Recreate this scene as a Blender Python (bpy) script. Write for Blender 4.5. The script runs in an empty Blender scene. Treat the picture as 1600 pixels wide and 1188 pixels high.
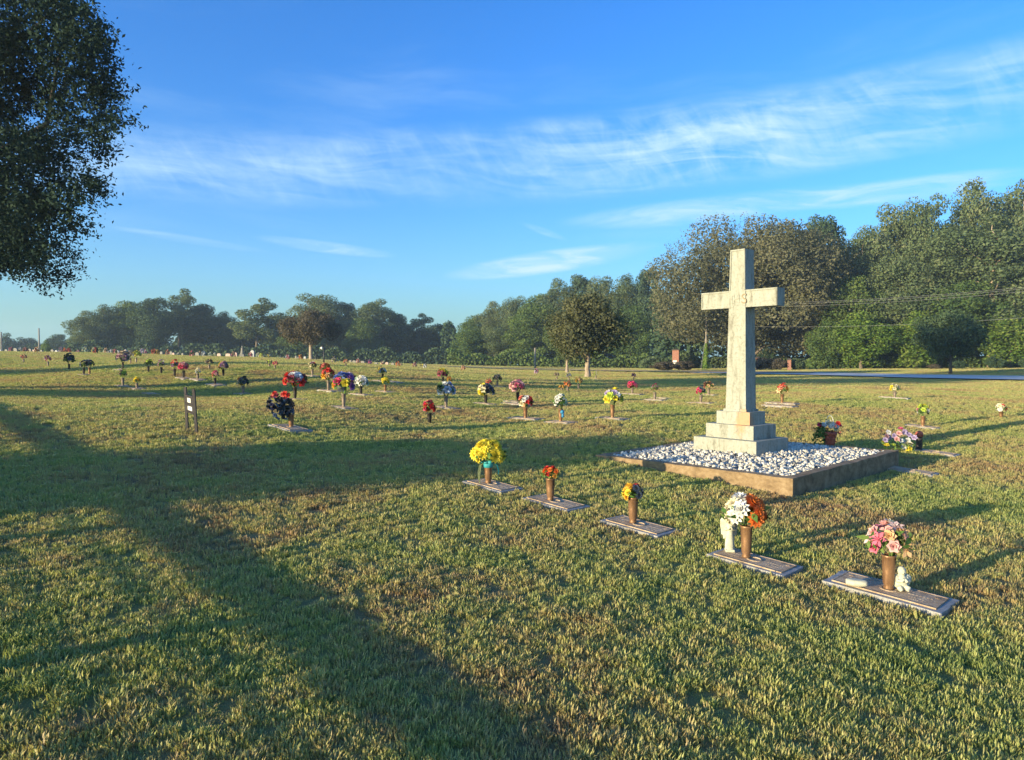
import bpy, bmesh, math, random
import numpy as np
from mathutils import Vector, Matrix, Euler

R = math.radians
sc = bpy.context.scene
COL = sc.collection
rng = np.random.default_rng(7)
random.seed(7)

# ------------------------------------------------------------------ camera, sky, sun, exposure
F, CX, CY, PITCH, CAMZ = 1110.0, 800.0, 594.0, math.atan(31 / 1110.0), 1.6
SUN_EL, SUN_DIR = R(7.6), (0.822, 0.569)            # shadows fall along SUN_DIR

cam_d = bpy.data.cameras.new('camera')
cam = bpy.data.objects.new('camera', cam_d)
COL.objects.link(cam)
cam.location = (0, 0, CAMZ)
cam.rotation_euler = (math.pi / 2 - PITCH, 0, 0)
cam_d.sensor_width = 36
cam_d.lens = 36 * F / 1600
cam_d.clip_start = 0.05
cam_d.clip_end = 9000
sc.camera = cam

world = bpy.data.worlds.new('World')
sc.world = world
world.use_nodes = True


def build_world():
    nt = world.node_tree
    N, L = nt.nodes, nt.links
    N.clear()

    def nd(t, **kw):
        n = N.new(t)
        for k, v in kw.items():
            setattr(n, k, v)
        return n

    def mth(op, a, b=None, c=None, clamp=False):
        n = nd('ShaderNodeMath', operation=op)
        n.use_clamp = clamp
        for i, v in enumerate((a, b, c)):
            if v is None:
                continue
            if isinstance(v, (int, float)):
                n.inputs[i].default_value = v
            else:
                L.new(v, n.inputs[i])
        return n.outputs[0]

    out = nd('ShaderNodeOutputWorld')
    bg = nd('ShaderNodeBackground')
    bg.inputs['Strength'].default_value = 0.12
    sky = nd('ShaderNodeTexSky')
    sky.sky_type = 'NISHITA'
    sky.sun_disc = False
    sky.sun_elevation = SUN_EL
    sky.sun_rotation = math.atan2(-SUN_DIR[0], -SUN_DIR[1])
    sky.air_density = 1.0
    sky.dust_density = 1.5
    sky.ozone_density = 2.2
    hsv = nd('ShaderNodeHueSaturation')
    hsv.inputs['Saturation'].default_value = 1.28
    hsv.inputs['Value'].default_value = 1.9
    L.new(sky.outputs[0], hsv.inputs['Color'])
    tint = nd('ShaderNodeMix', data_type='RGBA', blend_type='MULTIPLY')
    tint.inputs['Factor'].default_value = 1.0
    tint.inputs['B'].default_value = (0.325, 0.540, 0.86, 1)
    L.new(hsv.outputs[0], tint.inputs['A'])

    tc = nd('ShaderNodeTexCoord')
    sep = nd('ShaderNodeSeparateXYZ')
    L.new(tc.outputs['Generated'], sep.inputs[0])
    x, y, z = sep.outputs
    az = mth('ARCTAN2', x, y)                    # 0 = ahead, + = right
    hyp = mth('SQRT', mth('ADD', mth('MULTIPLY', x, x), mth('MULTIPLY', y, y)))
    el = mth('ARCTAN2', z, hyp)

    def noise(vx, vy, scale, detail, rough, dist=0.0, seed=0.0):
        cv = nd('ShaderNodeCombineXYZ')
        for i, v in enumerate((vx, vy)):
            L.new(v, cv.inputs[i])
        cv.inputs[2].default_value = seed
        n = nd('ShaderNodeTexNoise')
        n.inputs['Scale'].default_value = scale
        n.inputs['Detail'].default_value = detail
        n.inputs['Roughness'].default_value = rough
        n.inputs['Distortion'].default_value = dist
        L.new(cv.outputs[0], n.inputs['Vector'])
        return n.outputs['Fac']

    def smooth(v, a, b):
        n = nd('ShaderNodeMapRange', interpolation_type='SMOOTHSTEP')
        L.new(v, n.inputs['Value'])
        n.inputs['From Min'].default_value = a
        n.inputs['From Max'].default_value = b
        return n.outputs['Result']

    def band(azc, elc, slope, half_az, half_el, soft):
        """a lens-shaped mask round a tilted line, in azimuth and elevation"""
        da = mth('SUBTRACT', az, azc)
        de = mth('SUBTRACT', mth('SUBTRACT', el, elc), mth('MULTIPLY', da, slope))
        q = mth('ADD', mth('POWER', mth('ABSOLUTE', mth('DIVIDE', da, half_az)), 2.0),
                mth('POWER', mth('ABSOLUTE', mth('DIVIDE', de, half_el)), 2.0))
        return mth('SUBTRACT', 1.0, smooth(q, soft, 1.0)), da, de

    wob = noise(az, el, 2.2, 3, 0.5, 0, 3.1)
    wel = mth('ADD', el, mth('MULTIPLY', mth('SUBTRACT', wob, 0.5), 0.10))
    # long feathery cirrus band rising to the right, with cross-grain fibres
    m1, da1, de1 = band(0.22, 0.281, 0.060, 1.30, 0.062, 0.05)
    s1 = noise(mth('ADD', mth('MULTIPLY', az, 2.2), mth('MULTIPLY', wel, 3.0)), mth('MULTIPLY', wel, 14.0), 2.6, 9, 0.62, 0.5, 0.7)
    f1 = noise(mth('ADD', mth('MULTIPLY', az, 15.0), mth('MULTIPLY', el, 9.0)), mth('MULTIPLY', el, 9.0), 1.5, 7, 0.68, 0.9, 5.2)
    pt = smooth(noise(mth('MULTIPLY', az, 1.6), mth('MULTIPLY', wel, 4.0), 1.6, 4, 0.5, 0.3, 9.0), 0.30, 0.62)
    c1 = mth('MULTIPLY', m1, mth('ADD', mth('MULTIPLY', smooth(s1, 0.30, 0.80), 0.72), mth('MULTIPLY', smooth(f1, 0.34, 0.80), 0.34)))
    c1 = mth('MULTIPLY', c1, mth('ADD', 0.45, mth('MULTIPLY', pt, 0.75)))
    rgt = smooth(az, -0.65, 0.60)
    c1 = mth('MULTIPLY', c1, mth('ADD', 0.72, mth('MULTIPLY', rgt, 0.42)))
    # thin low streaks
    tot = c1
    s2 = noise(mth('MULTIPLY', az, 5.0), mth('MULTIPLY', wel, 34.0), 2.0, 8, 0.6, 0.5, 2.2)
    for args, k in (((0.055, 0.137, 0.13, 0.16, 0.018, 0.05), 1.0), ((-0.255, 0.152, -0.09, 0.10, 0.009, 0.05), 0.7),
                    ((-0.42, 0.152, -0.10, 0.10, 0.006, 0.05), 0.35), ((0.27, 0.200, 0.05, 0.22, 0.020, 0.05), 0.50),
                    ((0.50, 0.205, 0.02, 0.15, 0.018, 0.05), 0.55), ((0.045, 0.178, -0.35, 0.035, 0.006, 0.05), 0.35)):
        m, _, _ = band(*args)
        tot = mth('ADD', tot, mth('MULTIPLY', mth('MULTIPLY', m, mth('ADD', 0.25, smooth(s2, 0.35, 0.72))), k))
    # faint veils over the rest of the sky, as in view
    veil = mth('MULTIPLY', smooth(noise(mth('MULTIPLY', az, 1.5), mth('MULTIPLY', wel, 8.0), 1.3, 6, 0.6, 0.4, 6.6), 0.52, 0.85), 0.16)
    tot = mth('ADD', tot, mth('MULTIPLY', veil, smooth(el, 0.02, 0.15)))
    fac = mth('MULTIPLY', tot, 1.05, clamp=True)
    pale = nd('ShaderNodeMix', data_type='RGBA')
    L.new(mth('MULTIPLY', mth('POWER', 2.718, mth('DIVIDE', mth('MAXIMUM', el, 0.0), -0.085)), 0.62), pale.inputs['Factor'])
    L.new(tint.outputs['Result'], pale.inputs['A'])
    pale.inputs['B'].default_value = (1.75, 3.15, 3.35, 1)
    mix = nd('ShaderNodeMix', data_type='RGBA')
    L.new(fac, mix.inputs['Factor'])
    L.new(pale.outputs['Result'], mix.inputs['A'])
    mix.inputs['B'].default_value = (2.5, 3.5, 4.2, 1)
    L.new(mix.outputs['Result'], bg.inputs['Color'])
    L.new(bg.outputs[0], out.inputs[0])


build_world()

sun_d = bpy.data.lights.new('sun', 'SUN')
sun_d.energy = 5.0
sun_d.angle = R(0.53)
sun_d.color = (1.0, 0.83, 0.52)
sun = bpy.data.objects.new('sun', sun_d)
COL.objects.link(sun)
ld = Vector((SUN_DIR[0] * math.cos(SUN_EL), SUN_DIR[1] * math.cos(SUN_EL), -math.sin(SUN_EL))).normalized()
sun.rotation_euler = ld.to_track_quat('-Z', 'Y').to_euler()
sun.location = (-30, -20, 20)

sc.view_settings.view_transform = 'Standard'
sc.view_settings.look = 'None'
sc.view_settings.gamma = 1
sc.view_settings.use_curve_mapping = False
sc.view_settings.exposure = 1.2
sc.render.engine = 'CYCLES'
sc.cycles.use_denoising = True
sc.cycles.max_bounces = 6
sc.cycles.volume_bounces = 0
sc.cycles.diffuse_bounces = 3
sc.cycles.transmission_bounces = 4
sc.cycles.transparent_max_bounces = 8

# ------------------------------------------------------------------ terrain function
U2 = np.array((-0.698, 0.716))     # along the rows of graves (to the left and back)
V2 = np.array((0.716, 0.698))      # away from the viewer, to the right
U_ANG = math.atan2(-U2[1], -U2[0])  # local +X of a marker points to the right end of its row

_ctl = []


def near_plane(x, y):
    return -0.02 - 0.047 * (x - 3.3) + 0.037 * (y - 8.36)


for x_, y_ in ((0, 0), (2, 0), (-3, 1), (4, 2), (0, 3.2), (-1.5, 4), (2, 4.5), (3, 3), (2.7, 5), (-3, 6.5), (3.3, 8.4), (1.2, 10.5),
               (6, 11), (-0.2, 7.9), (4, 6.5), (7, 8), (1.9, 5.9), (-1.5, 9.5), (-4, 10), (0, 12), (3.9, 13.1), (-6, 5), (-6, 9)):
    _ctl.append((x_, y_, near_plane(x_, y_)))
for px_, py_, d_ in ((110, 578, 34), (137, 588, 27), (300, 678, 10.5), (214, 606, 24), (232, 581, 29), (350, 587, 26.4), (336, 602, 25),
                     (381, 615, 23), (465, 626, 17.5), (508, 613, 21), (537, 638, 15.5), (558, 620, 21), (602, 613, 21.7), (697, 638, 17),
                     (671, 662, 15), (759, 632, 19.3), (815, 657, 15.5), (878, 661, 14.5), (957, 655, 14.6), (988, 617, 26), (1023, 625, 23),
                     (1095, 631, 21), (1222, 632, 19), (1398, 623, 22), (1442, 667, 16), (1564, 654, 17.5), (920, 590, 50), (485, 562, 80),
                     (488, 587, 28), (50, 552, 85), (300, 558, 85), (500, 566, 85), (600, 571, 90), (0, 552, 85), (0, 583, 33), (0, 640, 12.5),
                     (1400, 590, 55), (1600, 592, 50), (1000, 582, 72), (1300, 577, 88), (1600, 575, 88), (800, 575, 110), (200, 553, 85)):
    _ctl.append(((px_ - 800) / F * d_, d_, CAMZ - (py_ - 563) / F * d_))
for x_, y_, z_ in ((-10, -10, 0.05), (10, -10, -0.5), (0, -12, -0.3), (-12, 0, 0.35), (-18, 8, 0.95), (12, 0, -0.4), (-25, -15, 0.5),
                   (25, -15, -0.5), (20, 10, -0.2), (-60, 0, 1.5), (-60, 40, 2.2), (60, 0, 0.0), (60, 40, 0.3), (0, -60, 0), (-60, -60, 0.5),
                   (60, -60, 0), (-110, 110, 2.4), (-40, 130, 1.9), (0, 165, 0.5), (90, 130, 0.6), (150, 100, 0.6), (-150, 20, 2), (200, 0, 0.5),
                   (0, 400, -4), (-280, 280, -4), (280, 280, 0), (-400, 0, -2), (400, 0, 0), (0, -400, 0), (0, 720, -4), (-720, 0, -4),
                   (720, 0, -3), (0, -720, -3), (-510, 510, -5), (510, 510, -3)):
    _ctl.append((x_, y_, z_))
_ctl = np.array(_ctl, float)


def _warp(x, y):
    r = np.sqrt(x * x + y * y) + 1e-9
    k = np.arcsinh(r / 8.0) / r
    return x * k, y * k


def _tps(r2):
    return 0.5 * r2 * np.log(r2 + 1e-12)


_wx, _wy = _warp(_ctl[:, 0], _ctl[:, 1])
_n = len(_ctl)
_K = _tps((_wx[:, None] - _wx[None]) ** 2 + (_wy[:, None] - _wy[None]) ** 2) + 0.02 * np.eye(_n)
_P = np.stack([np.ones(_n), _wx, _wy], 1)
_A = np.zeros((_n + 3, _n + 3))
_A[:_n, :_n] = _K
_A[:_n, _n:] = _P
_A[_n:, :_n] = _P.T
_sol = np.linalg.solve(_A, np.concatenate([_ctl[:, 2], np.zeros(3)]))


def hz(x, y):
    x = np.asarray(x, float)
    y = np.asarray(y, float)
    sh = x.shape
    wx, wy = _warp(x.ravel(), y.ravel())
    out = np.empty(wx.size)
    for i in range(0, wx.size, 20000):
        a, b = wx[i:i + 20000], wy[i:i + 20000]
        k = _tps((a[:, None] - _wx[None]) ** 2 + (b[:, None] - _wy[None]) ** 2)
        out[i:i + 20000] = k @ _sol[:_n] + _sol[_n] + _sol[_n + 1] * a + _sol[_n + 2] * b
    return out.reshape(sh)


def hz1(x, y):
    return float(hz(np.array([x]), np.array([y]))[0])


def ray(px, py):
    u, v = (px - CX) / F, (CY - py) / F
    c, s = math.cos(PITCH), math.sin(PITCH)
    return Vector((u, c + v * s, -s + v * c))


_ds = np.concatenate([np.linspace(2.2, 30, 500), np.linspace(30, 140, 500)[1:], np.linspace(140, 400, 200)[1:]])


def at(px, py):
    """the point of the ground under a pixel of the photograph"""
    d = ray(px, py)
    k = d / d.y
    zs = CAMZ + k.z * _ds - hz(k.x * _ds, _ds)
    idx = np.where(zs < 0)[0]
    if len(idx) == 0:
        D = 120.0
    else:
        i = max(1, idx[0])
        t = zs[i - 1] / (zs[i - 1] - zs[i] + 1e-12)
        D = _ds[i - 1] + t * (_ds[i] - _ds[i - 1])
    return Vector((k.x * D, D, hz1(k.x * D, D)))


def atd(px, D):
    x = (px - CX) / F * D
    return Vector((x, D, hz1(x, D)))


def px_z(py, D):
    d = ray(CX, py)
    return CAMZ + d.z / d.y * D


# ------------------------------------------------------------------ haze
def build_haze():
    bm = bmesh.new()
    bmesh.ops.create_cube(bm, size=1)
    bmesh.ops.scale(bm, vec=(1500, 1500, 44), verts=bm.verts)
    bmesh.ops.translate(bm, vec=(0, 0, 36 - 22), verts=bm.verts)
    me = bpy.data.meshes.new('haze')
    bm.to_mesh(me)
    bm.free()
    m = bpy.data.materials.new('morning_haze')
    m.use_nodes = True
    nt = m.node_tree
    nt.nodes.clear()
    o = nt.nodes.new('ShaderNodeOutputMaterial')
    v = nt.nodes.new('ShaderNodeVolumePrincipled')
    v.inputs['Color'].default_value = (0.66, 0.86, 1.0, 1)
    v.inputs['Density'].default_value = 0.00058
    v.inputs['Anisotropy'].default_value = 0.2
    nt.links.new(v.outputs[0], o.inputs['Volume'])
    me.materials.append(m)
    ob = bpy.data.objects.new('haze', me)
    COL.objects.link(ob)
    ob['kind'] = 'stuff'
    ob['label'] = 'thin pale morning haze over the lawn and the woods'


# ------------------------------------------------------------------ materials
def new_mat(name):
    m = bpy.data.materials.new(name)
    m.use_nodes = True
    nt = m.node_tree
    b = nt.nodes['Principled BSDF']
    return m, nt, b


def mk(nt, t, **kw):
    n = nt.nodes.new(t)
    for k, v in kw.items():
        setattr(n, k, v)
    return n


def ramp(nt, fac, stops):
    r = mk(nt, 'ShaderNodeValToRGB')
    el = r.color_ramp.elements
    while len(el) < len(stops):
        el.new(0.5)
    for e, (p, c) in zip(el, stops):
        e.position = p
        e.color = (*c, 1)
    nt.links.new(fac, r.inputs[0])
    return r.outputs[0]


def tex_noise(nt, coord, scale, detail=6, rough=0.6, dist=0.0, stretch=None):
    n = mk(nt, 'ShaderNodeTexNoise')
    n.inputs['Scale'].default_value = scale
    n.inputs['Detail'].default_value = detail
    n.inputs['Roughness'].default_value = rough
    n.inputs['Distortion'].default_value = dist
    if stretch:
        mp = mk(nt, 'ShaderNodeMapping')
        mp.inputs['Scale'].default_value = stretch
        nt.links.new(coord, mp.inputs['Vector'])
        coord = mp.outputs[0]
    nt.links.new(coord, n.inputs['Vector'])
    return n.outputs['Fac']


def mix_col(nt, fac, a, b, blend='MIX'):
    n = mk(nt, 'ShaderNodeMix', data_type='RGBA', blend_type=blend)
    for s, v in (('Factor', fac), ('A', a), ('B', b)):
        if isinstance(v, (int, float)):
            n.inputs[s].default_value = v
        elif isinstance(v, tuple):
            n.inputs[s].default_value = (*v, 1)
        else:
            nt.links.new(v, n.inputs[s])
    return n.outputs['Result']


def mat_simple(name, stops, scale=8, rough=0.8, bump=0.15, bscale=None, metallic=0.0, stretch=None, coord='Object', spec=0.3):
    m, nt, b = new_mat(name)
    tc = mk(nt, 'ShaderNodeTexCoord')
    f = tex_noise(nt, tc.outputs[coord], scale, 8, 0.65, 0.2, stretch)
    nt.links.new(ramp(nt, f, stops), b.inputs['Base Color'])
    b.inputs['Roughness'].default_value = rough
    b.inputs['Metallic'].default_value = metallic
    b.inputs['Specular IOR Level'].default_value = spec
    if bump:
        f2 = tex_noise(nt, tc.outputs[coord], bscale or scale * 5, 8, 0.7)
        bp = mk(nt, 'ShaderNodeBump')
        bp.inputs['Strength'].default_value = bump
        bp.inputs['Distance'].default_value = 0.02
        nt.links.new(f2, bp.inputs['Height'])
        nt.links.new(bp.outputs[0], b.inputs['Normal'])
    return m


def leafy(name, stops, trans=0.35, rough=0.55, wscale=0.35, island=True, tcol=(1.25, 1.15, 0.5)):
    """leaf material: colour varies leaf by leaf and in broad patches, part of the light passes through"""
    m, nt, b = new_mat(name)
    geo = mk(nt, 'ShaderNodeNewGeometry')
    tc = mk(nt, 'ShaderNodeTexCoord')
    oi = mk(nt, 'ShaderNodeObjectInfo')
    f = tex_noise(nt, tc.outputs['Object'], wscale, 4, 0.6)
    a = mk(nt, 'ShaderNodeMath', operation='MULTIPLY_ADD')
    nt.links.new(geo.outputs['Random Per Island'], a.inputs[0])
    a.inputs[1].default_value = 0.45
    nt.links.new(f, a.inputs[2])
    a2 = mk(nt, 'ShaderNodeMath', operation='MULTIPLY_ADD')
    nt.links.new(oi.outputs['Random'], a2.inputs[0])
    a2.inputs[1].default_value = 0.22
    nt.links.new(a.outputs[0], a2.inputs[2])
    s = mk(nt, 'ShaderNodeMath', operation='SUBTRACT')
    nt.links.new(a2.outputs[0], s.inputs[0])
    s.inputs[1].default_value = 0.33
    col = ramp(nt, s.outputs[0], stops)
    nt.links.new(col, b.inputs['Base Color'])
    b.inputs['Roughness'].default_value = max(rough, 0.75)
    b.inputs['Specular IOR Level'].default_value = 0.08
    tr = mk(nt, 'ShaderNodeBsdfTranslucent')
    nt.links.new(mix_col(nt, 1.0, col, tcol, 'MULTIPLY'), tr.inputs['Color'])
    mx = mk(nt, 'ShaderNodeMixShader')
    mx.inputs[0].default_value = trans
    nt.links.new(b.outputs[0], mx.inputs[1])
    nt.links.new(tr.outputs[0], mx.inputs[2])
    nt.links.new(mx.outputs[0], nt.nodes['Material Output'].inputs[0])
    return m


def lawn_colour(nt, extra=None):
    """world-space patches of green, straw and thatch, shared by the ground and the grass blades"""
    geo = mk(nt, 'ShaderNodeNewGeometry')
    P = geo.outputs['Position']
    n1 = tex_noise(nt, P, 0.42, 5, 0.6, 0.4)
    n2 = tex_noise(nt, P, 2.6, 6, 0.65, 0.3)
    n3 = tex_noise(nt, P, 16.0, 4, 0.7)
    mr = mk(nt, 'ShaderNodeMapRange')
    mr.inputs['From Min'].default_value = 0.32
    mr.inputs['From Max'].default_value = 0.68
    mr.inputs['To Min'].default_value = 0.18
    mr.inputs['To Max'].default_value = 0.82
    nt.links.new(n1, mr.inputs['Value'])
    n1 = mr.outputs[0]
    a = mk(nt, 'ShaderNodeMath', operation='MULTIPLY_ADD')
    nt.links.new(n2, a.inputs[0])
    a.inputs[1].default_value = 0.8
    nt.links.new(n1, a.inputs[2])
    b = mk(nt, 'ShaderNodeMath', operation='MULTIPLY_ADD')
    nt.links.new(n3, b.inputs[0])
    b.inputs[1].default_value = 0.55
    nt.links.new(a.outputs[0], b.inputs[2])
    v = b.outputs[0]
    if extra is not None:
        c = mk(nt, 'ShaderNodeMath', operation='MULTIPLY_ADD')
        nt.links.new(extra, c.inputs[0])
        c.inputs[1].default_value = 0.42
        nt.links.new(v, c.inputs[2])
        d = mk(nt, 'ShaderNodeMath', operation='SUBTRACT')
        nt.links.new(c.outputs[0], d.inputs[0])
        d.inputs[1].default_value = 0.21
        v = d.outputs[0]
    h = mk(nt, 'ShaderNodeMath', operation='MULTIPLY')
    nt.links.new(v, h.inputs[0])
    h.inputs[1].default_value = 0.5
    return h.outputs[0]


LAWN = [(0.34, (0.17, 0.225, 0.070)), (0.44, (0.32, 0.365, 0.112)), (0.54, (0.44, 0.430, 0.148)), (0.645, (0.49, 0.395, 0.170)), (0.76, (0.37, 0.235, 0.125))]


def m_ground():
    m, nt, b = new_mat('lawn_ground')
    v = lawn_colour(nt)
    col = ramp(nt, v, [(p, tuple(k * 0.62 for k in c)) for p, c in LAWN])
    nt.links.new(col, b.inputs['Base Color'])
    b.inputs['Roughness'].default_value = 0.95
    b.inputs['Specular IOR Level'].default_value = 0.1
    geo = mk(nt, 'ShaderNodeNewGeometry')
    h = tex_noise(nt, geo.outputs['Position'], 9.0, 8, 0.75)
    bp = mk(nt, 'ShaderNodeBump')
    bp.inputs['Strength'].default_value = 0.9
    bp.inputs['Distance'].default_value = 0.09
    nt.links.new(h, bp.inputs['Height'])
    nt.links.new(bp.outputs[0], b.inputs['Normal'])
    return m


def m_grass():
    m, nt, b = new_mat('grass_blade')
    oi = mk(nt, 'ShaderNodeObjectInfo')
    geo = mk(nt, 'ShaderNodeNewGeometry')
    ad = mk(nt, 'ShaderNodeMath', operation='MULTIPLY_ADD')
    nt.links.new(geo.outputs['Random Per Island'], ad.inputs[0])
    ad.inputs[1].default_value = 0.5
    hf = mk(nt, 'ShaderNodeMath', operation='MULTIPLY')
    nt.links.new(oi.outputs['Random'], hf.inputs[0])
    hf.inputs[1].default_value = 0.5
    nt.links.new(hf.outputs[0], ad.inputs[2])
    v = lawn_colour(nt, ad.outputs[0])
    col = ramp(nt, v, LAWN)
    nt.links.new(col, b.inputs['Base Color'])
    b.inputs['Roughness'].default_value = 0.5
    b.inputs['Specular IOR Level'].default_value = 0.3
    tr = mk(nt, 'ShaderNodeBsdfTranslucent')
    nt.links.new(mix_col(nt, 1.0, col, (1.1, 1.15, 0.6), 'MULTIPLY'), tr.inputs['Color'])
    mx = mk(nt, 'ShaderNodeMixShader')
    mx.inputs[0].default_value = 0.35
    nt.links.new(b.outputs[0], mx.inputs[1])
    nt.links.new(tr.outputs[0], mx.inputs[2])
    nt.links.new(mx.outputs[0], nt.nodes['Material Output'].inputs[0])
    return m


def m_cross():
    m, nt, b = new_mat('weathered_white_paint')
    tc = mk(nt, 'ShaderNodeTexCoord')
    O = tc.outputs['Object']
    streak = tex_noise(nt, O, 5.0, 9, 0.7, 0.3, (2.2, 2.2, 0.45))
    spot = tex_noise(nt, O, 26.0, 8, 0.75)
    base = ramp(nt, streak, [(0.30, (0.13, 0.117, 0.092)), (0.45, (0.290, 0.292, 0.238)), (0.60, (0.330, 0.338, 0.290))])
    dirt = ramp(nt, spot, [(0.34, (0.34, 0.31, 0.25)), (0.50, (1, 1, 1))])
    col = mix_col(nt, 0.5, base, dirt, 'MULTIPLY')
    geo = mk(nt, 'ShaderNodeNewGeometry')
    # rust coloured stain by the near corner of the top step
    sep = mk(nt, 'ShaderNodeSeparateXYZ')
    nt.links.new(O, sep.inputs[0])
    dv = mk(nt, 'ShaderNodeVectorMath', operation='DISTANCE')
    mp = mk(nt, 'ShaderNodeMapping')
    mp.inputs['Scale'].default_value = (1, 1, 0.62)
    nt.links.new(O, mp.inputs['Vector'])
    nt.links.new(mp.outputs[0], dv.inputs[0])
    dv.inputs[1].default_value = (0.19, -0.21, 0.50 * 0.62)
    sn = tex_noise(nt, O, 14, 6, 0.7)
    ms = mk(nt, 'ShaderNodeMath', operation='MULTIPLY_ADD')
    nt.links.new(sn, ms.inputs[0])
    ms.inputs[1].default_value = 0.20
    nt.links.new(dv.outputs['Value'], ms.inputs[2])
    mr = mk(nt, 'ShaderNodeMapRange')
    mr.inputs['From Min'].default_value = 0.20
    mr.inputs['From Max'].default_value = 0.27
    mr.inputs['To Min'].default_value = 0.75
    mr.inputs['To Max'].default_value = 0.0
    nt.links.new(ms.outputs[0], mr.inputs['Value'])
    col = mix_col(nt, mr.outputs[0], col, (0.42, 0.24, 0.12))
    nt.links.new(col, b.inputs['Base Color'])
    b.inputs['Roughness'].default_value = 0.75
    b.inputs['Specular IOR Level'].default_value = 0.25
    bp = mk(nt, 'ShaderNodeBump')
    bp.inputs['Strength'].default_value = 0.25
    bp.inputs['Distance'].default_value = 0.01
    nt.links.new(spot, bp.inputs['Height'])
    nt.links.new(bp.outputs[0], b.inputs['Normal'])
    return m


def m_petal():
    m, nt, b = new_mat('cloth_petal')
    oi = mk(nt, 'ShaderNodeObjectInfo')
    geo = mk(nt, 'ShaderNodeNewGeometry')
    v = mk(nt, 'ShaderNodeMapRange')
    v.inputs['To Min'].default_value = 0.68
    v.inputs['To Max'].default_value = 1.12
    nt.links.new(geo.outputs['Random Per Island'], v.inputs['Value'])
    col = mix_col(nt, 1.0, oi.outputs['Color'], v.outputs[0], 'MULTIPLY')
    nt.links.new(col, b.inputs['Base Color'])
    b.inputs['Roughness'].default_value = 0.7
    tr = mk(nt, 'ShaderNodeBsdfTranslucent')
    nt.links.new(col, tr.inputs['Color'])
    mx = mk(nt, 'ShaderNodeMixShader')
    mx.inputs[0].default_value = 0.25
    nt.links.new(b.outputs[0], mx.inputs[1])
    nt.links.new(tr.outputs[0], mx.inputs[2])
    nt.links.new(mx.outputs[0], nt.nodes['Material Output'].inputs[0])
    return m


def m_attr(name, rough=0.7):
    m, nt, b = new_mat(name)
    at_ = mk(nt, 'ShaderNodeAttribute')
    at_.attribute_name = 'tint'
    geo = mk(nt, 'ShaderNodeNewGeometry')
    v = mk(nt, 'ShaderNodeMapRange')
    v.inputs['To Min'].default_value = 0.40
    v.inputs['To Max'].default_value = 0.78
    nt.links.new(geo.outputs['Random Per Island'], v.inputs['Value'])
    nt.links.new(mix_col(nt, 1.0, at_.outputs['Color'], v.outputs[0], 'MULTIPLY'), b.inputs['Base Color'])
    b.inputs['Roughness'].default_value = rough
    return m


def m_pebble():
    m, nt, b = new_mat('pebble')
    geo = mk(nt, 'ShaderNodeNewGeometry')
    col = ramp(nt, geo.outputs['Random Per Island'], [(0.0, (0.14, 0.14, 0.14)), (0.12, (0.32, 0.31, 0.28)), (0.26, (0.54, 0.50, 0.42)), (0.8, (0.76, 0.70, 0.57)), (1.0, (0.52, 0.44, 0.33))])
    tc = mk(nt, 'ShaderNodeTexCoord')
    f = tex_noise(nt, tc.outputs['Object'], 60, 4, 0.6)
    col = mix_col(nt, 0.35, col, ramp(nt, f, [(0.3, (0.5, 0.5, 0.5)), (0.7, (1, 1, 1))]), 'MULTIPLY')
    nt.links.new(col, b.inputs['Base Color'])
    b.inputs['Roughness'].default_value = 0.6
    return m


def m_bark(name, a, c):
    return mat_simple(name, [(0.32, a), (0.68, c)], 6, 0.9, 0.6, 18, stretch=(3, 3, 0.6))


def m_granite():
    m, nt, b = new_mat('speckled_granite')
    tc = mk(nt, 'ShaderNodeTexCoord')
    f = tex_noise(nt, tc.outputs['Object'], 90, 6, 0.8)
    g = tex_noise(nt, tc.outputs['Object'], 6, 6, 0.6)
    c1 = ramp(nt, f, [(0.36, (0.14, 0.135, 0.13)), (0.5, (0.29, 0.28, 0.265)), (0.62, (0.42, 0.405, 0.37))])
    c2 = ramp(nt, g, [(0.3, (0.62, 0.58, 0.5)), (0.6, (1, 1, 1))])
    nt.links.new(mix_col(nt, 0.8, c1, c2, 'MULTIPLY'), b.inputs['Base Color'])
    b.inputs['Roughness'].default_value = 0.6
    return m


def m_brick():
    m, nt, b = new_mat('red_brick')
    tc = mk(nt, 'ShaderNodeTexCoord')
    br = mk(nt, 'ShaderNodeTexBrick')
    br.inputs['Scale'].default_value = 4.4
    br.inputs['Color1'].default_value = (0.30, 0.105, 0.062, 1)
    br.inputs['Color2'].default_value = (0.22, 0.075, 0.045, 1)
    br.inputs['Mortar'].default_value = (0.36, 0.30, 0.26, 1)
    br.inputs['Mortar Size'].default_value = 0.015
    mp = mk(nt, 'ShaderNodeMapping')
    mp.inputs['Rotation'].default_value = (R(90), 0, 0)
    nt.links.new(tc.outputs['Object'], mp.inputs['Vector'])
    nt.links.new(mp.outputs[0], br.inputs['Vector'])
    nt.links.new(br.outputs['Color'], b.inputs['Base Color'])
    b.inputs['Roughness'].default_value = 0.85
    return m


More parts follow.
